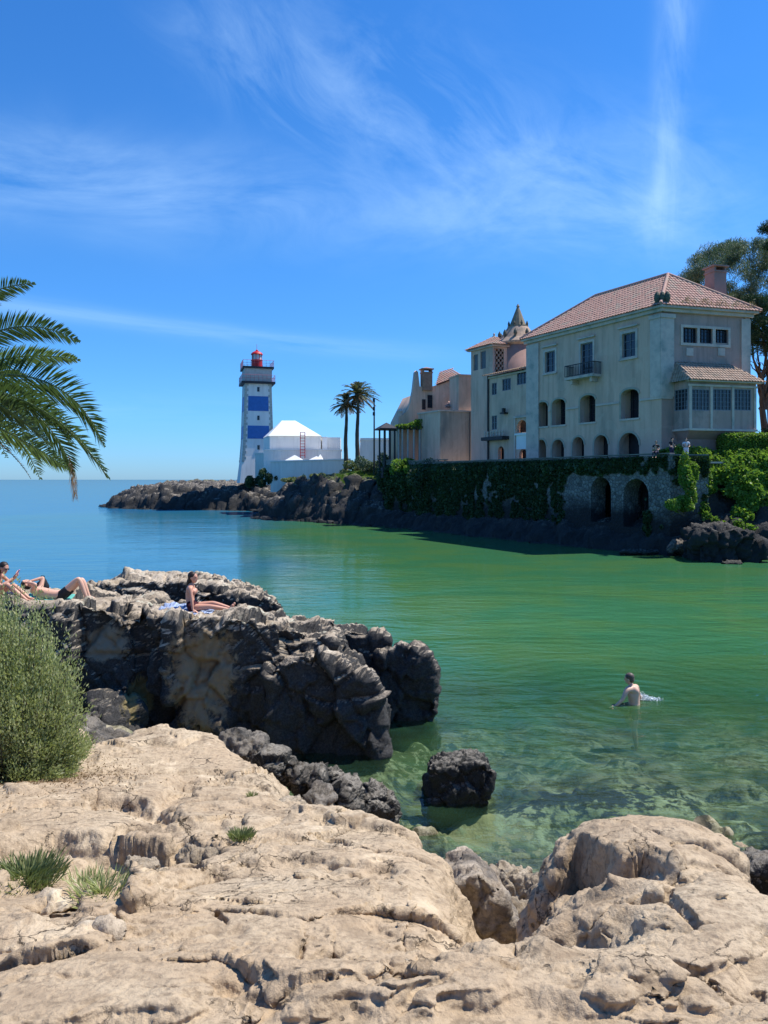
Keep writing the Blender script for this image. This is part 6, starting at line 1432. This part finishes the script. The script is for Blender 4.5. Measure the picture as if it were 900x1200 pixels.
cloth('skirt', wb_, [[(J['wai'], .10), (J['pel'], .118), (J['hpl'], .096), (lerp3(J['hpl'], J['knl'], .45), .082)], [(J['pel'], .118), (J['hpr'], .096), (lerp3(J['hpr'], J['knr'], .45), .082)]], 1.07, M_wine, wo)
def towel(label, c, w_, d, mat, rot, hfun):
    mb = MB(); nx, ny = 22, 12; c = Vector(c)
    for i in range(nx+1):
        for j in range(ny+1):
            x, y = (i/nx-.5)*w_, (j/ny-.5)*d; X, Y = c.x+x*math.cos(rot)-y*math.sin(rot), c.y+x*math.sin(rot)+y*math.cos(rot)
            mb.v.append((X, Y, max(hfun(X, Y), c.z-.05)+.018+.012*math.sin(i*1.3)*math.cos(j*.9)))
    mb.f = [(i*(ny+1)+j, (i+1)*(ny+1)+j, (i+1)*(ny+1)+j+1, i*(ny+1)+j+1) for i in range(nx) for j in range(ny)]
    o = mb.build('towel', mat, None, True); md = o.modifiers.new('s', 'SOLIDIFY'); md.thickness = .012; return tag(o, label, 'towel')
def flat_h(x, y, x0=wb_): return wb_.z-.0
towel('pale blue and navy towel under the woman sitting alone', (wb_.x-.05, wb_.y-.05, wb_.z), 1.1, .75, simple('pale blue striped towel', (.42, .52, .66), (.10, .12, .25), 6, .9, .3, 60, .01, (6, 1, 1)), .05, out_h)

# man lying on his back with a knee up
mb_ = at(71, 700, 15.8); mb_.z = 2.71
J = dict(pel=(0, 0, .12), wai=(-.17, 0, .13), che=(-.40, 0, .17), nb=(-.56, 0, .25), nt=(-.62, 0, .29), hd=(-.71, 0, .36), fwd=(.45, -.1, .9), up=(-.9, 0, .45), fwd_t=(0, 0, 1),
         shl=(-.52, .17, .22), ell=(-.50, .30, .46), wrl=(-.72, .14, .40), shr=(-.52, -.17, .22), elr=(-.38, -.32, .40), wrr=(-.62, -.20, .42), hdl=(-.6, -.5, .1), hdr=(-.7, .5, .1), pnl=(0, 0, 1), pnr=(0, 0, 1),
         hpl=(.05, .10, .12), knl=(.40, .13, .46), anl=(.56, .13, .06), tol=(.69, .13, .03), hpr=(.05, -.10, .12), knr=(.43, -.10, .50), anr=(.60, -.09, .06), tor=(.73, -.09, .03))
mn, ch, L, R = person('man in black shorts lying on his back with raised knees on a teal towel', mb_, J, M_skA, bulk=1.08)
cloth('shorts', mb_, [[(lerp3(J['pel'], J['wai'], .45), .112), (J['pel'], .118), (J['hpl'], .096), (lerp3(J['hpl'], J['knl'], .5), .084)], [(J['pel'], .118), (J['hpr'], .096), (lerp3(J['hpr'], J['knr'], .5), .084)]], 1.1, M_bcl, mn)
towel('teal towel under the man lying on his back', (mb_.x-.30, mb_.y+.05, mb_.z), .95, .55, simple('teal towel', (.12, .42, .36), (.09, .34, .30), 8, .9, .3, 60, .01), .0, out_h)

# woman with sunglasses sitting at the left edge, looking at a phone
fb = at(-14, 704, 15.3); fb.z = 2.77
J = dict(pel=(0, 0, .12), wai=(.03, 0, .28), che=(.12, 0, .44), nb=(.22, 0, .56), nt=(.26, 0, .61), hd=(.33, 0, .70), fwd=(.9, -.35, -.25), up=(.25, 0, 1), fwd_t=(.9, 0, -.3),
         shl=(.19, .165, .53), ell=(.34, .22, .38), wrl=(.54, .09, .52), shr=(.20, -.165, .52), elr=(.38, -.22, .36), wrr=(.54, -.02, .50), hdl=(.5, -.3, .8), hdr=(.5, .2, .8), pnl=(-.6, 0, .2), pnr=(-.6, 0, .2),
         hpl=(.05, .09, .11), knl=(.46, .12, .34), anl=(.80, .10, .06), tol=(.93, .10, .03), hpr=(.05, -.09, .11), knr=(.45, -.13, .39), anr=(.88, -.16, .06), tor=(1.0, -.17, .03))
sg, ch, L, R = person('woman in sunglasses sitting at the left edge and looking at a pink phone', fb, J, M_skB, female=True, shades=True, hair=lambda L: [(L(-.06, 0, .02), .07), (L(-.09, .0, -.12), .055), (L(-.07, 0, -.22), .03)])
cloth('bikini_top', fb, [[(lerp3(J['che'], J['wai'], .12), .118), (lerp3(J['che'], J['nb'], .12), .122)]], 1.03, M_navy, sg)
cloth('bikini_bottom', fb, [[(lerp3(J['wai'], J['pel'], .5), .10), (J['pel'], .118), (J['hpl'], .096)], [(J['pel'], .118), (J['hpr'], .096)]], 1.05, M_navy, sg)
pp = fb+Vector((.60, .03, .60)); ph = MB().box(-.006, .006, -.037, .037, -.075, .075).build('phone', simple('pink phone case', (.55, .22, .45), None, 4, .4), None, False, .004); ph.location = pp; ph.rotation_euler = (0, .5, .2); tag(ph, 'pink phone held up by the woman in sunglasses', 'phone')
def bag(c, r, label, mat):
    c = Vector(c); V, F = blob((0, 0, r[2]*.9), r, None, 12); o = fuse('bag', [([Vector((v.x, v.y, max(v.z, 0)))*(1+.10*math.sin(v.x*31+v.y*17)*math.cos(v.z*23)) for v in V], F)], .02, mat, None, 2); o.location = c; o.name = 'bag'
    h = MB().tube([(c.x-r[0]*.5, c.y, c.z+r[2]*1.6), (c.x-r[0]*.2, c.y, c.z+r[2]*2.3), (c.x+r[0]*.2, c.y, c.z+r[2]*2.3), (c.x+r[0]*.5, c.y, c.z+r[2]*1.6)], .012, 6).build('strap', mat, o); return tag(o, label, 'bag')
p = at(50, 693, 16.3); bag((p.x, p.y, out_h(p.x, p.y)-.02), (.13, .12, .17), 'black bag standing behind the man lying on his back', M_bcl)
p = at(10, 700, 15.75); bag((p.x, p.y, out_h(p.x, p.y)-.02), (.20, .12, .06), 'flat navy bag lying between the two sunbathers at the left', M_navy)
p = at(211, 713, 15.75); bag((p.x, p.y, out_h(p.x, p.y)-.02), (.10, .08, .05), 'small pale blue bag lying behind the woman sitting alone', simple('pale blue cloth', (.45, .52, .66), None, 4))

# swimmer standing waist deep
sb_ = at(741, 822, 17.5); sb_.z = -.05
J = dict(pel=(.06, 0, -.10), wai=(.045, 0, .06), che=(.02, 0, .27), nb=(-.02, .0, .44), nt=(-.045, 0, .50), hd=(-.075, .0, .60), fwd=(-.85, .5, -.15), up=(-.15, 0, 1), fwd_t=(-1, .3, 0),
         shl=(-.15, -.11, .39), ell=(-.28, -.17, .17), wrl=(-.44, -.16, .03), shr=(.13, .13, .39), elr=(.23, .23, .16), wrr=(.31, .29, -.02), hdl=(-.8, 0, -.1), hdr=(.6, .2, -.2), pnl=(0, 0, -1), pnr=(0, 0, -1),
         hpl=(.03, -.09, -.13), knl=(.0, -.10, -.52), anl=(.06, -.10, -.92), tol=(-.10, -.12, -.97), hpr=(.09, .09, -.13), knr=(.08, .11, -.52), anr=(.14, .10, -.92), tor=(-.0, .12, -.97))
J = {k: tuple(c*1.07 for c in v) if k not in ('fwd', 'up', 'fwd_t') else v for k, v in J.items()}
sw, ch, L, R = person('bare backed swimmer with short hair standing waist deep in the green water', sb_, J, M_skC, hairm=M_hairg, bulk=1.22, hs=1.08)
cloth('swim_shorts', sb_, [[(J['pel'], .118), (J['hpl'], .096), (lerp3(J['hpl'], J['knl'], .5), .084)], [(J['pel'], .118), (J['hpr'], .096), (lerp3(J['hpr'], J['knr'], .5), .084)]], 1.1, M_navy, sw)
w_ = sb_+Vector(J['wrl']); wt = MB().tube([w_+Vector((.035, .01, .018)), w_+Vector((.012, .003, .005))], .033, 12).build('wristwatch', M_iron, None, True); tag(wt, 'dark wristwatch on the swimmer\'s left wrist', 'wristwatch')
# white water thrown up behind him and rings of foam at the waist
n = 1800; X = sb_.x+.42+rng.normal(size=n)*.15; Y_ = sb_.y+.35+rng.normal(size=n)*.07; Z = np.abs(rng.normal(size=n))*.05*np.exp(-((X-sb_.x-.35)/.2)**2)+.01
M_foam = simple('white foam', (.75, .80, .80), (.6, .68, .68), 20, .4)
sp2 = leaves('splash', np.stack([X, Y_, Z], 1), .03, .02, M_foam); tag(sp2, kind='stuff', label='small white splash behind the swimmer', cat='splash')

# people on the terrace
def seated(px, Yd, label, skin, top, facing, stand=False, bot=M_navy, fl=None):
    b_ = at(px, 530, Yd); b_.z = FL if fl is None else fl; ca, sa = math.cos(facing), math.sin(facing)
    def r_(p): return (p[0]*ca-p[1]*sa, p[0]*sa+p[1]*ca, p[2])
    h = .46 if not stand else .92
    J = dict(pel=(0, 0, h), wai=(.0, 0, h+.16), che=(.02, 0, h+.34), nb=(.03, 0, h+.50), nt=(.04, 0, h+.56), hd=(.06, 0, h+.66), fwd=(1, 0, -.05), up=(0, 0, 1), fwd_t=(1, 0, 0),
             shl=(.02, .19, h+.46), ell=(.06, .25, h+.2), wrl=(.26, .15, h+.12), shr=(.02, -.19, h+.46), elr=(.06, -.25, h+.2), wrr=(.27, -.15, h+.12),
             hpl=(.02, .1, h-.02), hpr=(.02, -.1, h-.02))
    if stand: J.update(knl=(.03, .1, .48), anl=(0, .1, .06), tol=(.13, .12, .03), knr=(.03, -.1, .48), anr=(-.02, -.1, .06), tor=(.11, -.12, .03))
    else: J.update(knl=(.44, .11, h), anl=(.46, .11, .06), tol=(.6, .12, .03), knr=(.44, -.11, h), anr=(.42, -.11, .06), tor=(.56, -.12, .03))
    J = {k: r_(v) for k, v in J.items()}
    o, ch, L, R = person(label, b_, J, skin, .022, hands=False)
    cloth('shirt', b_, [[(J['wai'], .12), (J['che'], .13), (lerp3(J['che'], J['nb'], .6), .09), (J['shl'], .066), (lerp3(J['shl'], J['ell'], .6), .052)], [(lerp3(J['che'], J['nb'], .6), .09), (J['shr'], .066), (lerp3(J['shr'], J['elr'], .6), .052)]], 1.1, top, o, .02)
    cloth('trousers', b_, [[(J['pel'], .12), (J['hpl'], .094), (J['knl'], .058), (lerp3(J['knl'], J['anl'], .8), .045)], [(J['pel'], .12), (J['hpr'], .094), (J['knr'], .058), (lerp3(J['knr'], J['anr'], .8), .045)]], 1.1, bot, o, .02)
    return b_
M_shw = simple('white shirt', (.70, .70, .72), (.5, .52, .6), 9, .8); M_shb = simple('black shirt', (.02, .02, .025), None, 9, .8)
seated(769, 52.9, 'person in black sitting at the corner of the sea wall above the arches', M_skB, M_shb, -2.2, fl=6.82)
seated(787, 53.6, 'person in dark clothes with a white top edge sitting right of the one in black', M_skA, M_shb, -1.2, True, fl=6.62)
seated(804, 53.9, 'person in a white shirt standing at the terrace edge left of the hedge', M_skA, M_shw, -1.9, True, M_shw, fl=6.62)
